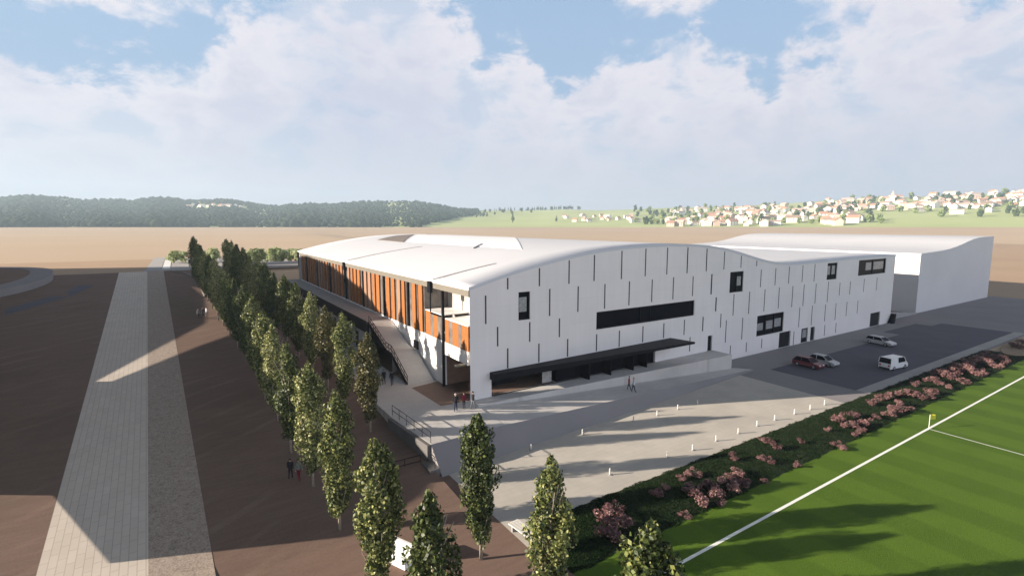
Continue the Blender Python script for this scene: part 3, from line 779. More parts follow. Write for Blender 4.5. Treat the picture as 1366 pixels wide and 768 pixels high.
# ------------------------------------------------------------------ poplars
def make_poplar(name, seed, m, label, wide=1.0, e1=.62, e2=.55, lean=0.0):
    g = np.random.default_rng(seed); H_ = 9.25
    root = thing(name, label, 'poplar', (0, 0, -60))
    mb = MB(); mb.tube([(0, 0, -.15), (.02, .01, 1.2), (-.02, .02, 3.5), (.03, -.02, 6.5), (0, 0, 8.9)], .13, 8, .03)
    for k in range(16):
        a = g.uniform(0, 6.28); z = g.uniform(1.1, 6.5); r = g.uniform(.5, 1.0); mb.tube([(0, 0, z), (r * .5 * math.cos(a), r * .5 * math.sin(a), z + .9), (r * math.cos(a), r * math.sin(a), z + 2.0)], .035, 5, .012)
    mb.build('trunk', M['trunk'], root, smooth=True)
    # crown made of upright clumps, so that its outline is uneven
    pts = []; nr = []
    zs = np.linspace(0, 1, 60)
    def rad(u): return wide * 1.42 * (np.clip(u, 0, 1) ** e1) * (np.clip(1 - u, 0, 1) ** e2) * (1.55 + .9 * (e1 - .62) + .7 * (e2 - .55))
    for k in range(120):
        u = g.uniform(.02, 1.0) ** .9; rr = rad(np.array(u)) * g.uniform(.5, 1.14); a = g.uniform(0, 6.28)
        if math.sin(a * 2 + seed) * math.sin(u * 9 + seed * 2) > .62: continue
        c = np.array([rr * math.cos(a), rr * math.sin(a), 1.15 + u * (H_ - 1.25)]); s = g.uniform(.22, .42) * (1.0 if u < .85 else .6)
        nn = int(80 * (s / .32) ** 2)
        p = g.normal(size=(nn, 3)); p /= np.linalg.norm(p, axis=1, keepdims=True); p *= s * g.uniform(.55, 1.05, size=(nn, 1)); p[:, 2] *= 1.9
        pts.append(c + p); q = p + np.array([math.cos(a), math.sin(a), .5]) * s; nr.append(q / np.linalg.norm(q, axis=1, keepdims=True))
    # inner foliage
    nn = 2200; u = g.uniform(0, 1, nn); a = g.uniform(0, 6.28, nn); rr = rad(u) * np.sqrt(g.uniform(0, .7, nn))
    pts.append(np.stack([rr * np.cos(a), rr * np.sin(a), 1.0 + u * (H_ - 1.15)], 1)); nr.append(np.stack([np.cos(a), np.sin(a), .3 + 0 * a], 1))
    P = np.concatenate(pts); N = np.concatenate(nr); P[:, 0] += lean * np.sin(P[:, 2] / 9.25 * 2.6)
    leaves('crown', P, .19, m, root, N, .75)
    return root


protos = [make_poplar('poplar_tree', 11, M['poplar'], '', 1.08, .75, .62, .12), make_poplar('poplar_tree', 12, M['poplar'], '', 1.16, .85, .75, -.10), make_poplar('poplar_tree', 13, M['poplar'], '', 1.0, .6, .5, .05),
          make_poplar('poplar_tree', 14, M['poplar_rust'], '', 1.05, .7, .6, .1), make_poplar('poplar_tree', 15, M['poplar'], '', 1.2, .95, .8, .15), make_poplar('poplar_tree', 16, M['poplar'], '', .96, .66, .7, -.15)]
KIDSP = {p.name: children(p) for p in protos}
used = set()
ORD = ['first', 'second', 'third', 'fourth', 'fifth', 'sixth', 'seventh', 'eighth', 'ninth', 'tenth', 'eleventh', 'twelfth', 'thirteenth', 'fourteenth', 'fifteenth', 'sixteenth', 'seventeenth', 'eighteenth', 'nineteenth', 'twentieth']
def poplar(x, y, z, k, label, group, sc_=1.0):
    p = protos[k]; rz = random.uniform(0, 6.28)
    if p.name in used:
        o = dup(p, (x, y, z), rz, label, (sc_ * random.uniform(.93, 1.05), sc_ * random.uniform(.93, 1.05), sc_), group, KIDSP[p.name])
    else:
        used.add(p.name); o = p; o.location = (x, y, z); o.rotation_euler = (0, 0, rz); o['label'] = label; o['group'] = group
    return o


row1 = [(-16.2, -26.7), (-16.3, -20.0), (-16.4, -12.3), (-16.8, -6.4), (-17.3, -.5), (-17.3, 6.2), (-17.6, 11.9), (-17.6, 18.3)]
y = 18.3
while y < 80: y += 6.3; row1.append((-17.6 - .06 * (y - 18.3), y))
for i, (x, y) in enumerate(row1):
    sh = 'sunlit' if i < 6 else ('half shaded' if i < 8 else 'dark shaded')
    k = [1, 4, 2, 0, 5, 1, 4, 2, 0, 5][i % 10]
    poplar(x, y, zt(y) - .02, k, f'{sh} poplar, {ORD[i]} from the near end of the row beside the path', 'poplars in the row beside the sloping path', random.uniform(.96, 1.04) if i > 2 else 1.0)
row2 = [(-10.4, 0, 3), (-11.1, 5.9, 0), (-11.3, 11.9, 3), (-11.5, 18.1, 2), (-12.0, 23.8, 1)]
y = 23.8
while y < 79: y += 6.2; row2.append((-12.0 - .062 * (y - 23.8), y, [0, 1, 2, 4, 5][len(row2) % 5]))
for i, (x, y, k) in enumerate(row2):
    sh = ('rusty brown' if k == 3 else 'green') if i < 5 else 'dark shaded'
    poplar(x, y, zt(y) - .02, k, f'{sh} poplar, {ORD[i]} from the near end of the row beside the terrace', 'poplars in the row beside the terrace', random.uniform(.96, 1.04))
for (x, y, k, lb) in ((-10.0, -19.8, 4, 'free standing green poplar with bare trunk base in front of the plaza corner'),
                      (-10.2, -26.9, 1, 'leafy poplar standing just left of the pink shrub bank, behind the slatted bench'),
                      (-10.5, -33.2, 0, 'poplar of which only the tip shows at the bottom of the view')):
    poplar(x, y, 0, k, lb, 'poplars at the plaza corner')
for p in protos:
    if p.name not in used: p.location = (-11, 30, zt(30))

# ------------------------------------------------------------------ planting bank with pink shrubs
def bank_h(x, y):
    # a low bank between the plaza and the field
    c = -21.2; hw = 2.75
    d = abs(y - c) / hw
    e = min(max((x + 6.4) / 2.0, 0), 1) * min(max((84.5 - x) / 5.0, 0), 1)
    return .24 * max(1 - d * d, 0) * e - .02
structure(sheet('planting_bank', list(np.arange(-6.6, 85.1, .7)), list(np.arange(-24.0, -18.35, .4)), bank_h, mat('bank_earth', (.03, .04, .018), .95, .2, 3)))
n = 120000
bxs = -6.2 + 90 * rng.uniform(0, 1, n) ** 1.45; bys = rng.uniform(-23.9, -18.45, n)
P = np.stack([bxs, bys, np.array([bank_h(a, b) for a, b in zip(bxs, bys)]) + rng.uniform(.0, .045, n)], 1)
P[:, 1] += .08 * np.sin(P[:, 0] * 1.7) + .06 * np.sin(P[:, 0] * 4.1)
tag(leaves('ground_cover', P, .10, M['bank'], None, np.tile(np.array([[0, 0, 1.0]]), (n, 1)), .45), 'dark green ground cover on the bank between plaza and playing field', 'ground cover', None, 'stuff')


def make_shrub(seed):
    g = np.random.default_rng(seed); o = thing('flowering_shrub', '', 'shrub', (0, 0, -60))
    mb = MB()
    for k in range(7):
        a = g.uniform(0, 6.28); r = g.uniform(.15, .5); mb.tube([(0, 0, 0), (r * .5 * math.cos(a), r * .5 * math.sin(a), .35), (r * math.cos(a), r * math.sin(a), .8)], .025, 4, .01)
    mb.build('stem', M['darktrunk'], o)
    pts = []
    for k in range(11):
        a = g.uniform(0, 6.28); r = g.uniform(0, .62); c = np.array([r * math.cos(a), r * math.sin(a), g.uniform(.25, .85)]); nn = 80
        p = g.normal(size=(nn, 3)); p /= np.linalg.norm(p, axis=1, keepdims=True); pts.append(c + p * g.uniform(.16, .34) * g.uniform(.5, 1, size=(nn, 1)))
    P = np.concatenate(pts); N = P - np.array([0, 0, .4]); N /= np.linalg.norm(N, axis=1, keepdims=True)
    leaves('foliage', P, .12, M['blossom'], o, N, .8); return o
shr = [make_shrub(s) for s in (3, 4, 5, 6)]; KS = {p.name: children(p) for p in shr}
SH = [  # px, py of the foot, size, zone
    (812, 712, 1.35, 'n'), (806, 690, 1.1, 'n'), (828, 700, 1.0, 'n'), (820, 680, .8, 'n'),
    (876, 660, .75, 'm'), (888, 652, .6, 'm'), (908, 640, .7, 'm'), (925, 634, .9, 'm'), (920, 655, .9, 'm'), (938, 672, 1.1, 'm'), (930, 660, .9, 'm'), (914, 685, .6, 'm'),
    (955, 660, 1.0, 'm'), (962, 670, .7, 'm'), (975, 650, 1.1, 'm'), (985, 632, .9, 'm'), (990, 645, .9, 'm'), (978, 612, .8, 'm'), (945, 650, .9, 'm'), (968, 640, .9, 'm'),
    (1020, 588, .7, 'm'), (1034, 598, .9, 'm'), (1020, 640, .55, 'm'), (1025, 615, .7, 'm'), (1016, 612, .6, 'm'), (1068, 590, .6, 'm'), (1064, 618, .55, 'm'),
    (1118, 592, .75, 'f'), (1125, 596, .6, 'f'), (1104, 574, .6, 'f'), (1120, 562, 1.1, 'f'), (1132, 568, 1.0, 'f'), (1140, 556, .9, 'f'), (1142, 578, .7, 'f'), (1155, 566, 1.0, 'f'), (1150, 572, .8, 'f'),
    (1168, 556, .6, 'f'), (1164, 540, 1.1, 'f'), (1175, 534, 1.1, 'f'), (1185, 552, .9, 'f'), (1195, 548, 1.2, 'f'), (1200, 540, .9, 'f'), (1190, 530, 1.0, 'f'), (1205, 526, 1.2, 'f'), (1218, 528, 1.1, 'f'),
    (1222, 515, 1.0, 'f'), (1215, 545, .7, 'f'), (1235, 530, 1.2, 'f'), (1243, 524, 1.0, 'f'), (1250, 512, 1.1, 'f'), (1264, 516, .8, 'f'), (1240, 508, 1.1, 'f'), (1256, 502, 1.3, 's'), (1270, 506, 1.2, 's'),
    (1284, 510, 1.0, 's'), (1268, 497, 1.3, 's'), (1282, 494, 1.4, 's'), (1296, 498, 1.3, 's'), (1310, 500, 1.1, 's'), (1292, 487, 1.4, 's'), (1306, 484, 1.4, 's'), (1320, 488, 1.3, 's'),
    (1334, 490, 1.0, 's'), (1318, 478, 1.4, 's'), (1330, 480, 1.2, 's'), (1342, 484, .9, 's'),
    (1350, 462, 1.0, 'b'), (1360, 464, 1.1, 'b'), (1364, 458, 1.0, 'b')]
ZN = {'n': ('big pink flowering shrub clump at the near end of the bank, beside the leafy poplar', 'pink shrubs at the near end of the bank'),
      'm': ('pink flowering shrub in the patchy middle stretch of the dark bank beside the plaza', 'pink shrubs in the middle of the bank'),
      'f': ('sunlit pink flowering shrub in the dense stretch of the bank between dark asphalt and field', 'pink shrubs in the dense sunlit part of the bank'),
      's': ('dark reddish shrub in the shaded far end of the bank', 'reddish shrubs at the shaded far end of the bank'),
      'b': ('pink shrub in the kerbed bed at the right edge beyond the bank', 'pink shrubs in the kerbed bed')}
us = set()
for i, (px, py, s, zn) in enumerate(SH):
    p = gp(px, py, .3); z = max(bank_h(p.x, p.y), 0) - .02 if zn != 'b' else .18; pr = shr[i % 4]; lb, gr = ZN[zn]; rz = random.uniform(0, 6.28)
    s *= .88 if zn in 'mf' else .98
    if pr.name in us: dup(pr, (p.x, p.y, z), rz, lb, (s * 1.2, s * 1.2, s * .92), gr, KS[pr.name])
    else:
        us.add(pr.name); pr.location = (p.x, p.y, z); pr.scale = (s * 1.2, s * 1.2, s * .92); tag(pr, lb, None, gr)
# kerbed bed at the far right
mb = MB(); c0 = gp(1378, 460, 0); el_ = [(c0.x + 13 * math.cos(a), c0.y + 2.6 * math.sin(a)) for a in np.linspace(0, 2 * math.pi, 40, endpoint=False)]
mb.prism(el_, 2, -.1, .2); structure(mb.build('kerbed_bed', mat('bed_earth', (.30, .22, .15), .95, .15, 2)))

# ------------------------------------------------------------------ bollards
bol = thing('bollard', '', 'bollard', (0, 0, 0))
mb = MB(); mb.tube([(0, 0, -.02), (0, 0, .50), (0, 0, .53), (0, 0, .55)], .06, 10); mb.build('post', M['plank'], bol, smooth=False)
mb = MB(); mb.tube([(0, 0, .38), (0, 0, .44)], .066, 10); mb.build('reflector_band', M['pale'], bol)
mb = MB(); mb.tube([(0, 0, -.02), (0, 0, .05)], .15, 10); mb.build('base_plate', M['grey'], bol)
KB = children(bol); firstb = True
near = [(3.9, -16.3), (10.3, -16.7), (13.3, -17.0), (16.8, -16.9), (20.1, -17.0), (23.4, -16.9), (26.4, -17.0), (29.8, -17.2), (32.6, -17.4), (35.5, -17.5)]
far = [(7.3, -9.0), (13.9, -9.3), (17.2, -9.5), (20.5, -9.5), (23.7, -9.6), (1.2, -9.1)]
for nm, lst in (('row by the shrubs', near), ('row in mid plaza', far)):
    for i, (x, y) in enumerate(sorted(lst)):
        lb = f'white bollard, {ORD[i]} from the poplar end of the {nm}'
        if firstb: bol.location = (x, y, 0); tag(bol, lb, None, 'bollards on the plaza'); firstb = False
        else: dup(bol, (x, y, 0), 0, lb, 1.0, 'bollards on the plaza', KB)

# ------------------------------------------------------------------ corner flag
fl = thing('corner_flag', 'small yellow corner flag where two white field lines meet', 'flag', (36.85, -26.62, 0))
MB().tube([(0, 0, 0), (0, 0, 1.5)], .025, 8).build('pole', M['white'], fl)
mb = MB(); nx = 6
for i in range(nx):
    a, b = i / nx, (i + 1) / nx; wv = lambda u: .06 * math.sin(u * 5)
    for dy in (0, .012): mb.face([(.02 + .62 * a, wv(a) + dy - .2 * a, .98), (.02 + .62 * b, wv(b) + dy - .2 * b, .98), (.02 + .62 * b, wv(b) + dy - .2 * b, 1.48), (.02 + .62 * a, wv(a) + dy - .2 * a, 1.48)])
mb.build('cloth', M['yellow'], fl, fix=False)

# ------------------------------------------------------------------ benches and handrails
def bench(loc, rz, label, nslat=4, ln=2.6):
    o = thing('bench', label, 'bench', loc, rz)
    for k in range(nslat): bx('seat_slat', M['plank'], (-.42 + k * .22, -ln / 2, .40), (-.42 + k * .22 + .17, ln / 2, .46), o)
    for s_ in (-1, 1):
        mb = MB(); mb.box((-.38, s_ * (ln / 2 - .35) - .06, 0), (.40, s_ * (ln / 2 - .35) + .06, .397)); mb.build('leg', M['grey'], o)
    return o
bench((-6.45, -19.6, 0), R(6), 'pale slatted bench at the plaza edge left of the leafy poplar', 4, 3.0)
o = thing('planter_block', 'white block seat standing on the brown soil between two poplars', 'block seat', (-14.3, -17.3, 0), R(25))
mb = MB(); mb.box((-.4, -.95, 0), (.4, .95, .62)); blk = mb.build('seat', M['white'], o)
bvm = blk.modifiers.new('bevel', 'BEVEL'); bvm.width = .04; bvm.segments = 2
bx('backrest', M['white'], (.22, -.93, .615), (.38, .93, 1.25), o)

def handrail(pts, label, z):
    o = thing('handrail', label, 'handrail', (pts[0][0], pts[0][1], 0)); x0, y0 = pts[0]
    mb = MB()
    for h in (.45, .95): mb.tube([(x - x0, y - y0, z(x, y) + h) for x, y in pts], .032, 6)
    mb.build('rail', M['dark'], o)
    for (a, b) in zip(pts, pts[1:]):
        L_ = math.dist(a, b); k = max(int(L_ / 1.3), 1)
        for i in range(k + 1):
            x = a[0] + (b[0] - a[0]) * i / k; y = a[1] + (b[1] - a[1]) * i / k
            MB().tube([(x - x0, y - y0, z(x, y) - .05), (x - x0, y - y0, z(x, y) + .95)], .026, 6).build('post', M['dark'], o)
    return o
zp = walk_z
handrail([(-8.1, .6), (-7.5, -6.9)], 'dark double handrail along the pavement edge above the steps', zp)
handrail([(-8.0, -7.4), (-8.0, -8.8)], 'short dark handrail at the lower end of the plaza steps', lambda x, y: .62)
handrail([(-8.5, -7.0), (-11.2, -7.0), (-11.2, -4.6)], 'low dark rail round the sunken corner beside the soil', lambda x, y: zt(y) - .35)

# ------------------------------------------------------------------ cars
def car(loc, rz, label, paint, kind='hatch'):
    o = thing('parked_car', label, 'car', loc, rz); o.scale = (.93,) * 3     # nose towards +x
    L_, W, hb, hr = {'hatch': (4.1, 1.74, .88, 1.48), 'estate': (4.6, 1.78, .90, 1.45), 'van': (4.5, 1.85, 1.05, 1.86)}[kind]
    cab = {'hatch': (-1.95, -1.45, .25, 1.05), 'estate': (-2.2, -1.8, .35, 1.15), 'van': (-2.2, -2.08, 1.15, 1.62)}[kind]
    # lower body: side profile with wheel arches cut out, narrowing to nose and tail
    wb = L_ * .3; ra = .37
    prof_ = [(-L_ / 2, .32), (-L_ / 2 - .0, .62), (-L_ / 2 + .08, hb), (cab[3], hb), (L_ / 2 - .25, hb - .14), (L_ / 2 - .02, .66), (L_ / 2, .34)]
    low = [(L_ / 2 - .1, .2)]
    for cx_ in (wb, -wb):
        for a in np.linspace(0, math.pi, 8): low.append((cx_ + ra * math.cos(a), .28 + ra * math.sin(a)))
    low.append((-L_ / 2 + .1, .2))
    poly = prof_ + low; mb = MB(); n_ = len(poly)
    def wid(x, z): return W / 2 * (1 - .10 * max(0, (abs(x) - L_ * .32) / (L_ * .18))) * (1 - .05 * max(0, (z - .6)))
    sidea = [(x, wid(x, z), z) for x, z in poly]; sideb = [(x, -wid(x, z), z) for x, z in poly]
    mb.v = sidea + sideb
    for k in range(n_): q = (k + 1) % n_; mb.f.append((k, q, n_ + q, n_ + k)); mb.mi.append(0)
    bm = bmesh.new(); vs = [bm.verts.new(v) for v in mb.v]
    for f in mb.f: bm.faces.new([vs[i] for i in f])
    for rg in (range(n_), range(2 * n_ - 1, n_ - 1, -1)):
        f = bm.faces.new([vs[i] for i in rg]); bmesh.ops.triangulate(bm, faces=[f])
    bmesh.ops.recalc_face_normals(bm, faces=bm.faces)
    me = bpy.data.meshes.new('body'); bm.to_mesh(me); bm.free(); me.materials.append(paint)
    body = bpy.data.objects.new('body', me); sc.collection.objects.link(body); body.parent = o
    # greenhouse: glass block with roof panel and pillars
    x0, x1, x2, x3 = cab; wl = W / 2 * .93; wu = W / 2 * (.78 if kind != 'van' else .86)
    lo = [(x0, -wl, hb - .004), (x3, -wl, hb - .004), (x3, wl, hb - .004), (x0, wl, hb - .004)]; hi = [(x1, -wu, hr - .05), (x2, -wu, hr - .05), (x2, wu, hr - .05), (x1, wu, hr - .05)]
    MB().hexa(lo, hi).build('glasshouse', M['glass_dark'], o)
    mb = MB(); mb.hexa([(x1 - .03, -wu - .02, hr - .047), (x2 + .04, -wu - .02, hr - .047), (x2 + .04, wu + .02, hr - .047), (x1 - .03, wu + .02, hr - .047)],
                       [(x1 + .1, -wu * .9, hr), (x2 - .1, -wu * .9, hr), (x2 - .1, wu * .9, hr), (x1 + .1, wu * .9, hr)])
    for s_ in (-1, 1):
        for a, b in ((( x0, wl), (x1, wu)), ((x3, wl), (x2, wu)), (((x0 + x3) / 2 - .2, wl), ((x1 + x2) / 2 - .1, wu))):
            mb.tube([(a[0], s_ * (a[1] + .005), hb - .01), (b[0], s_ * (b[1] + .005), hr - .05)], .055, 5)
        if kind == 'van': mb.hexa([(x0 + .05, s_ * (wl + .012), hb), (-.35, s_ * (wl + .012), hb), (-.35, s_ * (wl - .03), hb), (x0 + .05, s_ * (wl - .03), hb)],
                                  [(x1 + .05, s_ * (wu + .012), hr - .06), (-.35, s_ * (wu + .012), hr - .06), (-.35, s_ * (wu - .03), hr - .06), (x1 + .05, s_ * (wu - .03), hr - .06)])
    mb.build('roof', paint, o)
    for cx_ in (wb, -wb):
        for s_ in (-1, 1):
            mb = MB(); mb.tube([(cx_, s_ * (W / 2 - .21), .32), (cx_, s_ * (W / 2 - .01), .32)], .32, 18); wh = mb.build('wheel', M['tyre'], o)
            MB().tube([(cx_, s_ * (W / 2 - .015), .32), (cx_, s_ * (W / 2 + .006), .32)], .2, 12).build('rim', M['rim'], wh)
    for s_ in (-1, 1):
        bx('headlight', M['lamp'], (L_ / 2 - .16, s_ * .48 - .17, .58), (L_ / 2 + .012, s_ * .48 + .17, .70), o)
        bx('tail_light', M['redlamp'], (-L_ / 2 - .012, s_ * .6 - .12, .62), (-L_ / 2 + .1, s_ * .6 + .12, .84), o)
        bx('mirror', paint, (x3 - .35, s_ * (wl + .1) - .08, hb + .02), (x3 - .2, s_ * (wl + .1) + .08, hb + .16), o)
    bx('bumper', M['tyre'], (L_ / 2 - .1, -.7, .22), (L_ / 2 + .02, .7, .36), o); bx('bumper', M['tyre'], (-L_ / 2 - .02, -.7, .22), (-L_ / 2 + .1, .7, .4), o)
    return o
P_red = mat('dark_red_car_paint', (.13, .012, .02), .3, .05, 2, spec=.6); P_sil = mat('silver_car_paint', (.42, .42, .44), .3, .05, 2, spec=.6)
P_wht = mat('white_car_paint', (.78, .78, .78), .35, .03, 2, spec=.5)
car((49.9, -8.3, .01), R(-92), 'dark red hatchback parked against a silver car on the asphalt', P_red, 'hatch')
car((52.9, -8.9, .01), R(-93), 'silver hatchback parked beside the dark red car', P_sil, 'hatch')
car((74.0, -7.8, .01), R(-100), 'silver estate car parked alone nearest to the gable wall', P_sil, 'estate')
car((59.2, -15.2, .01), R(-8), 'boxy white van parked near the shrub bank', P_wht, 'van')


# ------------------------------------------------------------------ people
def person(loc, rz, label, top, legs, hair, h=1.74, stride=.16, female=False, arm=.1):
    k = h / 1.74
    J = {}
    V = [(0, 0, .93), (0, 0, 1.12), (0, .005, 1.33), (0, .0, 1.47), (0, -.005, 1.53), (0, -.02, 1.60), (0, -.02, 1.68)]
    Rr = [.135, .125, .145, .075, .05, .085, .075]; E_ = [(0, 1), (1, 2), (2, 3), (3, 4), (4, 5), (5, 6)]
    sh = .18 if not female else .16
    for s_ in (-1, 1):
        b = len(V)
        V += [(s_ * .09, 0, .88), (s_ * .10, s_ * stride * .45, .48), (s_ * .10, s_ * stride, .08), (s_ * .11, s_ * stride - .15, .04)]
        Rr += [.095, .062, .045, .038]; E_ += [(0, b), (b, b + 1), (b + 1, b + 2), (b + 2, b + 3)]
        b = len(V)
        V += [(s_ * sh, 0, 1.42), (s_ * (sh + .07), -s_ * arm * .4 + .02, 1.14), (s_ * (sh + .06), -s_ * arm - .04, .90), (s_ * (sh + .055), -s_ * arm - .06, .78)]
        Rr += [.06, .045, .034, .03]; E_ += [(2, b), (b, b + 1), (b + 1, b + 2), (b + 2, b + 3)]
    # nose
    b = len(V); V.append((0, -.115, 1.615)); Rr.append(.02); E_.append((5, b))
    me = bpy.data.meshes.new('person_cage'); me.from_pydata([tuple(c * k for c in v) for v in V], E_, [])
    tmp = bpy.data.objects.new('person_cage', me); sc.collection.objects.link(tmp)
    sk = tmp.modifiers.new('skin', 'SKIN'); lay = me.skin_vertices[0] if me.skin_vertices else None
    if lay is None:
        me.attributes.new('x', 'FLOAT', 'POINT')
    for i, r_ in enumerate(Rr):
        d = me.skin_vertices[0].data[i]; d.radius = (r_ * k * (1.25 if i in (0, 1, 2) else 1), r_ * k); d.use_root = (i == 0)
    ss = tmp.modifiers.new('sub', 'SUBSURF'); ss.levels = 1; ss.render_levels = 1
    dg = bpy.context.evaluated_depsgraph_get(); me2 = bpy.data.meshes.new_from_object(tmp.evaluated_get(dg))
    bpy.data.objects.remove(tmp)
    o = bpy.data.objects.new('person', me2); sc.collection.objects.link(o); me2.name = 'person'
    o.location = loc; o.rotation_euler = (0, 0, rz); tag(o, label, 'person')
    me2.materials.clear()
    for m in (top, legs, M['skin'], M['shoe']): me2.materials.append(m)
    for p in me2.polygons:
        z = p.center.z / k; r_ = math.hypot(p.center.x, 0) / k
        p.material_index = 2 if z > 1.50 or (z < .86 and r_ > .19) else (0 if z > .92 or r_ > .19 else (3 if z < .085 else 1)); p.use_smooth = True
    mb = MB(); rows = 6; cols_ = 12; c = Vector((0, .0, 1.66)) * k
    for i in range(rows + 1):
        th = i / rows * R(105)
        for j in range(cols_):
            a = 2 * math.pi * j / cols_; front = max(0, -math.sin(a)); t_ = th * (1 - .42 * front)
            mb.v.append((c.x + .098 * k * math.sin(t_) * math.cos(a), c.y + .108 * k * math.sin(t_) * math.sin(a), c.z + .115 * k * math.cos(t_) - .0))
    for i in range(rows):
        for j in range(cols_): mb.f.append((i * cols_ + j, i * cols_ + (j + 1) % cols_, (i + 1) * cols_ + (j + 1) % cols_, (i + 1) * cols_ + j)); mb.mi.append(0)
    mb.build('hair', hair, o, smooth=True)
    return o
M['skin'] = mat('skin', (.50, .32, .24), .6, .05, 8); M['shoe'] = mat('dark_shoes', (.03, .025, .025), .6, .1, 8)
CB = mat('black_cloth', (.015, .015, .02), .9, .2, 9); CR = mat('dark_red_cloth', (.16, .015, .035), .9, .2, 9); CN = mat('navy_cloth', (.03, .035, .07), .9, .2, 9)
CW = mat('white_cloth', (.62, .62, .64), .9, .08, 9); CG = mat('grey_cloth', (.16, .16, .17), .9, .15, 9); CP = mat('red_cloth', (.36, .05, .06), .9, .15, 9)
CGR = mat('grey_green_cloth', (.17, .2, .17), .9, .15, 9)
HD = mat('dark_hair', (.02, .014, .01), .7, .2, 12); HF = mat('fair_hair', (.35, .24, .13), .7, .2, 12); HG = mat('grey_hair', (.4, .38, .36), .7, .2, 12)
def at(x, y): return (x, y, walk_z(x, y))
def foot(px, py, zf):
    p = gp(px, py, 1.0)
    for _ in range(30): p = gp(px, py, zf(p.x, p.y))
    return (p.x, p.y, zf(p.x, p.y))
person(foot(608, 549, walk_z), R(150), 'person in black jacket and dark trousers standing left of the gable corner', CB, CN, HG, 1.82, .10)
person(foot(619, 544, walk_z), R(-20), 'person in dark red top between two figures at the gable corner', CR, CB, HD, 1.58, .08, True)
person(foot(631, 545, walk_z), R(100), 'dark haired person in black walking past the gable corner', CB, CG, HD, 1.76, .2, True)
person(at(-5.6, 10.2), R(-30), 'person in black half hidden behind the rusty poplar on the pavement', CB, CB, HD, 1.72, .14)
person(at(-5.0, 9.2), R(170), 'person in black jacket walking on the pavement below the ramp railing', CB, CN, HD, 1.72, .18)
person(foot(839, 520, lambda x, y: ramp_z(x)), R(60), 'person in red top walking below the entrance canopy', CP, CN, HD, 1.66, .18, True)
person(foot(845, 523, lambda x, y: ramp_z(x)), R(70), 'person in white shirt walking below the entrance canopy', CW, CN, HF, 1.74, .18)
for (px, py, hh, tp, lg, lb) in ((271, 424, 1.7, CB, CB, 'person in black standing in the shade beside the far poplars'), (276, 423, 1.7, CW, CG, 'person in white top in the shade beside the far poplars'),
                                 (265, 425, 1.65, CG, CB, 'person in grey at the left of the group beside the far poplars'), (292, 429, 1.1, CGR, CB, 'small figure in grey at the edge of the lit soil strip'),
                                 (388, 638, 1.6, CB, CB, 'person in black in the shade left of the near poplars'), (399, 640, 1.7, CGR, CR, 'person in grey green top in the shade left of the near poplars')):
    y = 0.0
    for _ in range(40): p = gp(px, py, zt(y)); y = p.y
    person((p.x, p.y, zt(p.y)), random.uniform(0, 6), lb, tp, lg, HD, hh, .12)

# ------------------------------------------------------------------ pale bushes and low kerbs at the crest
def make_bush(seed):
    g = np.random.default_rng(seed); o = thing('round_bush', '', 'bush', (0, 0, -60))
    mb = MB()
    for k in range(6):
        a = g.uniform(0, 6.28); mb.tube([(0, 0, 0), (.5 * math.cos(a), .5 * math.sin(a), 1), (1.0 * math.cos(a), 1.0 * math.sin(a), 2.3)], .07, 5, .02)
    mb.build('trunk', M['darktrunk'], o); pts = []
    for k in range(26):
        a = g.uniform(0, 6.28); r = g.uniform(0, 1.7); c = np.array([r * math.cos(a), r * math.sin(a), g.uniform(.7, 3.4)]); nn = 60
        p = g.normal(size=(nn, 3)); p /= np.linalg.norm(p, axis=1, keepdims=True); pts.append(c + p * g.uniform(.4, .85) * g.uniform(.5, 1, size=(nn, 1)))
    P = np.concatenate(pts); N = P - np.array([0, 0, 1.6]); N /= np.linalg.norm(N, axis=1, keepdims=True)
    leaves('crown', P, .42, M['bush'], o, N, .8); return o
bu = [make_bush(s) for s in (21, 22)]; KBU = {b.name: children(b) for b in bu}; ub = set()
for i, px in enumerate((232, 243, 285, 337, 347, 357, 366, 376, 388, 398)):
    p = gp(px, 351 - (i % 3), 9.4); b = bu[i % 2]; s = random.uniform(.85, 1.15)
    lb = 'pale green bush beside the crest road, behind the dark poplar tops' if i < 3 else f'pale bush, {ORD[i - 3]} from the left in the clump behind the timber facade'
    gr = 'bushes on the crest'
    if b.name in ub: dup(b, (p.x, p.y, 9.35), random.uniform(0, 6), lb, s, gr, KBU[b.name])
    else: ub.add(b.name); b.location = (p.x, p.y, 9.35); b.scale = (s,) * 3; tag(b, lb, None, gr)
tag(MB().box((-9, 105.2, 9.0), (8, 105.6, 10.2)).build('low_wall', M['grey']), 'long low grey wall on the crest beyond the poplar rows', 'wall')
mb = MB(); mb.tube([(-26, 98, zt(98) + .1), (-23.5, 95, zt(95) + .1), (-21.6, 88, zt(88) + .1), (-20.9, 78, zt(78) + .1), (-20.6, 66, zt(66) + .1)], .16, 6)
tag(mb.build('edging_kerb', M['fascia']), 'thin curved pale kerb running along the far poplar row', 'kerb')

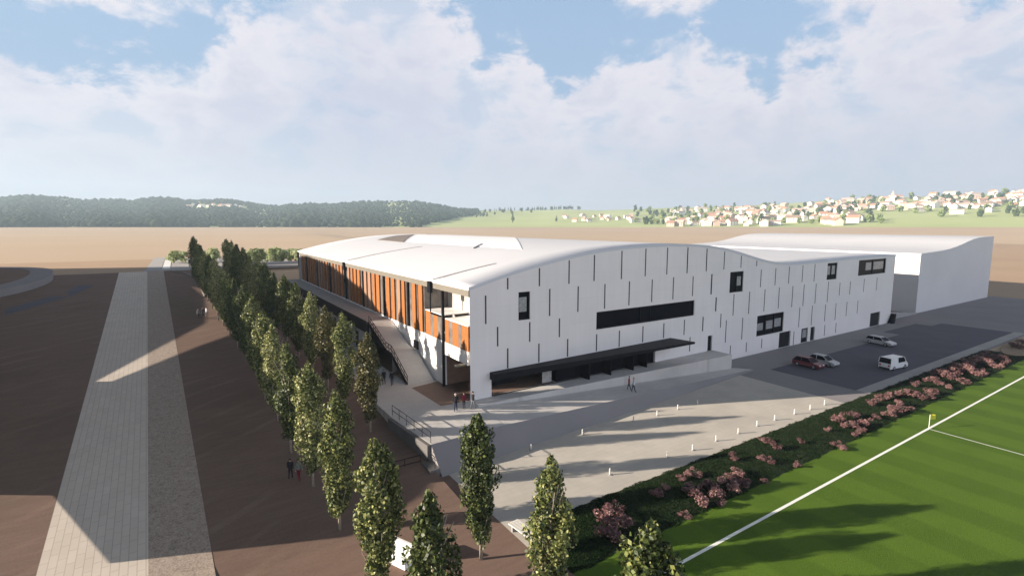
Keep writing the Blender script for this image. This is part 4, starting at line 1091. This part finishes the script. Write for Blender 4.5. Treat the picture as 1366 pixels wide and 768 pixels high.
# ------------------------------------------------------------------ hills, forest and town
RID = [(-700, 262), (-300, 268), (-100, 268), (0, 267), (60, 265), (90, 264), (120, 269), (200, 268), (240, 269), (300, 268), (350, 273), (370, 276), (400, 275), (450, 274), (480, 272), (510, 270), (545, 268),
       (580, 274), (605, 279), (640, 281), (700, 281), (760, 279), (790, 281), (850, 279), (900, 277), (960, 276), (1040, 272), (1100, 268), (1140, 265), (1180, 264), (1240, 262), (1300, 259), (1366, 257), (1500, 254), (1900, 262), (2600, 270)]
rxp, ryp = zip(*RID)
def hill_pt(px, u, R0=1250, R1=2300):
    """u=0 foot, u=1 ridge"""
    yr = float(np.interp(px, rxp, ryp)); r_ = R0 + (R1 - R0) * u
    yy = 303.2 + (yr - 303.2) * (u ** .85)
    a = (px - 683) / 683; d = ray(px, 300); z = CAM.z + r_ * ray(px, yy).z
    return Vector((CAM.x + d.x * r_, CAM.y + d.y * r_, z))
mb = MB(); pxs = list(range(-700, 2601, 25)); us_ = [0, .12, .25, .4, .55, .7, .85, 1.0, 1.12]
for u in us_:
    for px in pxs:
        p = hill_pt(px, min(max(u, 0), 1)) if u <= 1 else hill_pt(px, 1.0)
        if u > 1: d = ray(px, 300); p = Vector((p.x + d.x * 500, p.y + d.y * 500, p.z * .5))
        mb.v.append(tuple(p))
npx = len(pxs)
for j in range(len(us_) - 1):
    for i in range(npx - 1): mb.f.append((j * npx + i, j * npx + i + 1, (j + 1) * npx + i + 1, (j + 1) * npx + i)); mb.mi.append(0)
structure(mb.build('hills', M['meadow'], fix=False, smooth=True))
mb = MB()                                                           # the plain rising gently to the foot of the hills
for px in pxs:
    d = ray(px, 300); f = hill_pt(px, 0)
    for r_ in (760, 1000):
        x, y = CAM.x + d.x * r_, CAM.y + d.y * r_; z0 = h_ground(x, y); k = (r_ - 760) / 490
        mb.v.append((x, y, z0 + (f.z - z0) * k - (.3 if r_ == 760 else 0)))
    mb.v.append((f.x, f.y, f.z + .3))
for i in range(npx - 1):
    for j in range(2): a = i * 3 + j; mb.f.append((a, a + 3, a + 4, a + 1)); mb.mi.append(0)
structure(mb.build('ground', M['tan'], fix=False, smooth=True))

bmi = bmesh.new(); bmesh.ops.create_icosphere(bmi, subdivisions=2, radius=1); IV = np.array([v.co[:] for v in bmi.verts]); IF = np.array([[v.index for v in f.verts] for f in bmi.faces]); bmi.free()
bmi = bmesh.new(); bmesh.ops.create_icosphere(bmi, subdivisions=1, radius=1); IV1 = np.array([v.co[:] for v in bmi.verts]); IF1 = np.array([[v.index for v in f.verts] for f in bmi.faces]); bmi.free()
def blobs(name, centres, sizes, m, tall=1.1, jit=.16):
    Vs = []; Fs = []; nv = len(IV1)
    for k, (c, s) in enumerate(zip(centres, sizes)):
        v = IV1 * (1 + rng.normal(0, jit, size=(nv, 1))) * s; v[:, 2] *= tall
        Vs.append(v + np.array(c)); Fs.append(IF1 + k * nv)
    V = np.concatenate(Vs); F = np.concatenate(Fs); me = bpy.data.meshes.new(name)
    me.vertices.add(len(V)); me.vertices.foreach_set('co', V.ravel()); me.loops.add(F.size); me.loops.foreach_set('vertex_index', F.ravel().astype(np.int32))
    me.polygons.add(len(F)); me.polygons.foreach_set('loop_start', np.arange(0, F.size, 3, dtype=np.int32)); me.materials.append(m); me.update(calc_edges=True)
    me.polygons.foreach_set('use_smooth', [True] * len(me.polygons))
    o = bpy.data.objects.new(name, me); sc.collection.objects.link(o); return o
C = []; S = []
while len(C) < 9000:
    px = random.uniform(-350, 640); u = random.uniform(0, 1.02)
    if px > 560 and u < (px - 560) / 110: continue
    if 250 < px < 332 and .66 < u < .84 and random.random() < .9: continue
    if 375 < px < 402 and .05 < u < .22 and random.random() < .8: continue
    p = hill_pt(px, min(u, 1)); s = random.uniform(6, 10) * (1 + .5 * math.sin(px * .021) * math.sin(px * .05)); C.append((p.x, p.y, p.z + s * .35)); S.append(s)
tag(blobs('forest', C, S, M['forest'], 1.0, .07), 'dark wooded ridge beyond the tan plain at the left', 'forest', None, 'stuff')


def far_tree(name, tall, wide, m, cat):
    o = thing(name, '', cat, (0, 0, -60))
    MB().tube([(0, 0, -1), (0, 0, tall * .5)], wide * .07, 6, wide * .03).build('trunk', M['darktrunk'], o)
    C_ = []; S_ = []
    for k in range(34):
        u = random.random(); a = random.uniform(0, 6.28); rr = wide * .5 * ((1 - u) if name == 'conifer_tree' else math.sqrt(max(0, 1 - (2 * u - 1) ** 2)) * .85 + .05) * random.uniform(.3, 1)
        C_.append((rr * math.cos(a), rr * math.sin(a), tall * (.16 + .82 * u))); S_.append(wide * random.uniform(.10, .2) * (1.1 - .5 * u))
    c = blobs('crown', C_, S_, m, 1.2); c.parent = o; return o
FT = [far_tree('conifer_tree', 17, 9, M['fartree'], 'conifer'), far_tree('broadleaf_tree', 14, 13, M['fartree'], 'tree'), far_tree('broadleaf_tree', 12, 12, M['fartree_light'], 'tree')]
KF = {o.name: children(o) for o in FT}; uf = set()
def put_far(k, px, u, lb, gr, s):
    o = FT[k]; p = hill_pt(px, u)
    if o.name in uf: return dup(o, p, random.uniform(0, 6), lb, s, gr, KF[o.name])
    uf.add(o.name); o.location = p; o.scale = (s,) * 3; return tag(o, lb, None, gr)
for i in range(95):      # conifers stepping down from the end of the forest along the meadow ridge
    px = 572 + 200 * (i / 95) + random.uniform(-4, 4)
    u = min(1.0, .35 + .65 * (px - 570) / 150 + random.uniform(-.12, .25)); put_far(0 if i % 3 else 1, px, min(u, 1), 'dark tree in the line running along the meadow ridge beyond the roof', 'trees along the meadow ridge', random.uniform(.6, 1.1))
put_far(0, 684, .22, 'single dark conifer standing in the pale meadow just above the roof', None, 1.5); put_far(0, 742, .25, 'small dark conifer at the left edge of the village', None, 1.0); put_far(1, 886, .3, 'dark round tree at the left end of the hill town', None, 1.5)
for i in range(245):
    px = random.uniform(840, 1420); u = random.uniform(.1, 1.0)
    if px > 1180 and u < .25: continue
    k = 2 if random.random() < .6 else 1
    put_far(k, px, u, 'pale green tree among the houses of the hill town' if k == 2 else 'darker green tree among the houses of the hill town', 'trees among the houses of the hill town', random.uniform(.8, 1.5))
for px, u in ((1062, .3), (1078, .28), (1118, .45), (1132, .4), (1255, .8), (1245, .72), (1330, .75), (1318, .7), (1268, .6)):
    put_far(1, px, u, 'large dark tree among the houses of the hill town', 'large dark trees in the hill town', random.uniform(1.3, 1.7))

wallm = [mat('white_house_wall', (.82, .80, .76), .85, .05, .3), mat('cream_house_wall', (.72, .64, .54), .85, .05, .3), mat('pink_house_wall', (.56, .42, .35), .85, .05, .3)]
roofm = [mat('terracotta_roof', (.48, .27, .19), .85, .12, .6), mat('brown_tile_roof', (.38, .27, .21), .85, .12, .6), mat('pale_tile_roof', (.55, .43, .36), .85, .12, .6)]
def house(wm, rm, L_, W, h, rh):
    o = thing('town_house', '', 'house', (0, 0, -60))
    wl = MB().prism([(-W / 2, -3), (W / 2, -3), (W / 2, h), (0, h + rh), (-W / 2, h)], 0, -L_ / 2, L_ / 2).build('wall', wm, o)
    mb = MB(); e = .5
    for s_ in (-1, 1):
        mb.hexa([(-L_ / 2 - e, s_ * (W / 2 + e), h - e * rh / (W / 2)), (L_ / 2 + e, s_ * (W / 2 + e), h - e * rh / (W / 2)), (L_ / 2 + e, 0, h + rh + .02), (-L_ / 2 - e, 0, h + rh + .02)],
                [(-L_ / 2 - e, s_ * (W / 2 + e), h - e * rh / (W / 2) + .3), (L_ / 2 + e, s_ * (W / 2 + e), h - e * rh / (W / 2) + .3), (L_ / 2 + e, 0, h + rh + .32), (-L_ / 2 - e, 0, h + rh + .32)])
    rf = mb.build('roof', rm, o)
    for k in range(3):
        for zz in (1.0, 3.6):
            if zz + 1.4 > h: continue
            x = -L_ / 2 + L_ * (k + .5) / 3
            for s_ in (-1, 1): bx('window', M['glass_grey'], (x - .55, s_ * W / 2 - .03, zz), (x + .55, s_ * W / 2 + .03, zz + 1.4), o)
    return o
HS = [house(wallm[0], roofm[0], 13, 9, 5.8, 3), house(wallm[1], roofm[0], 11, 9, 5.5, 3.2), house(wallm[0], roofm[1], 16, 10, 6, 3), house(wallm[2], roofm[2], 12, 9, 5.6, 3), house(wallm[0], roofm[2], 22, 10, 6.5, 3)]
HL = ['white house with terracotta roof', 'cream house with terracotta roof', 'white house with brown roof', 'pinkish house with pale tiled roof', 'long white house with pale tiled roof']
KH = {o.name: children(o) for o in HS}; uh = set()
def put_house(k, px, u, where, s=1.0):
    o = HS[k]; p = hill_pt(px, u); rz = random.uniform(0, 3.14); lb = HL[k] + ' ' + where; gr = HL[k].replace('house', 'houses', 1) + ' ' + where
    if o.name in uh: dup(o, p, rz, lb, s, gr, KH[o.name])
    else: uh.add(o.name); o.location = p; o.rotation_euler = (0, 0, rz); o.scale = (s,) * 3; tag(o, lb, None, gr)
for i in range(140): put_house(random.randrange(5), random.uniform(892, 1140), random.uniform(.03, .85), 'in the lower part of the far hill town', random.uniform(1.1, 1.9))
for i in range(115): put_house(random.randrange(5), random.uniform(1070, 1400), random.uniform(.5, 1.0), 'on the upper slope of the far hill town', random.uniform(1.1, 1.9))
for i in range(24): put_house(random.randrange(5), random.uniform(745, 850), random.uniform(.2, .6), 'in the village left of the hill town', random.uniform(.9, 1.3))
for px, u in ((1070, .22), (1148, .2), (1275, .35), (1318, .4), (1225, .45), (1000, .1)): put_house(4, px, u, 'standing apart in the meadow below the hill town', 1.2)
for i in range(9): put_house(random.randrange(5), 252 + 80 * i / 9 + random.uniform(-3, 3), random.uniform(.70, .80), 'in the clearing of the far wooded ridge', random.uniform(.9, 1.3))
ch = thing('church', 'white church with pointed spire standing above the hill town', 'church', hill_pt(1186, .8), R(30))
MB().prism([(-7, -3), (7, -3), (7, 11), (0, 18), (-7, 11)], 0, -14, 14).build('nave', wallm[0], ch)
tw_ = bx('tower', wallm[0], (-20, -4.5, -3), (-11.5, 4.5, 22), ch)
mb = MB()
for k in range(4):
    c = [(-20.3, -4.8, 22.01), (-11.2, -4.8, 22.01), (-11.2, 4.8, 22.01), (-20.3, 4.8, 22.01)]; mb.face([c[k], c[(k + 1) % 4], (-15.75, 0, 41)])
mb.build('spire', roofm[2], ch)

# ------------------------------------------------------------------ air
hz = MB().box((-2600, -600, -8), (3200, 2700, 190)).build('haze', [])
tag(hz, None, None, None, 'stuff')
mh = bpy.data.materials.new('haze_air'); mh.use_nodes = True; nh = NT(mh.node_tree); nh.n.clear()
oh = nh.add('ShaderNodeOutputMaterial'); pv = nh.add('ShaderNodeVolumePrincipled'); pv.inputs['Color'].default_value = (.66, .84, 1.0, 1)
pv.inputs['Density'].default_value = .00021; pv.inputs['Anisotropy'].default_value = .2
nh.l.new(pv.outputs[0], oh.inputs['Volume']); hz.data.materials.append(mh)
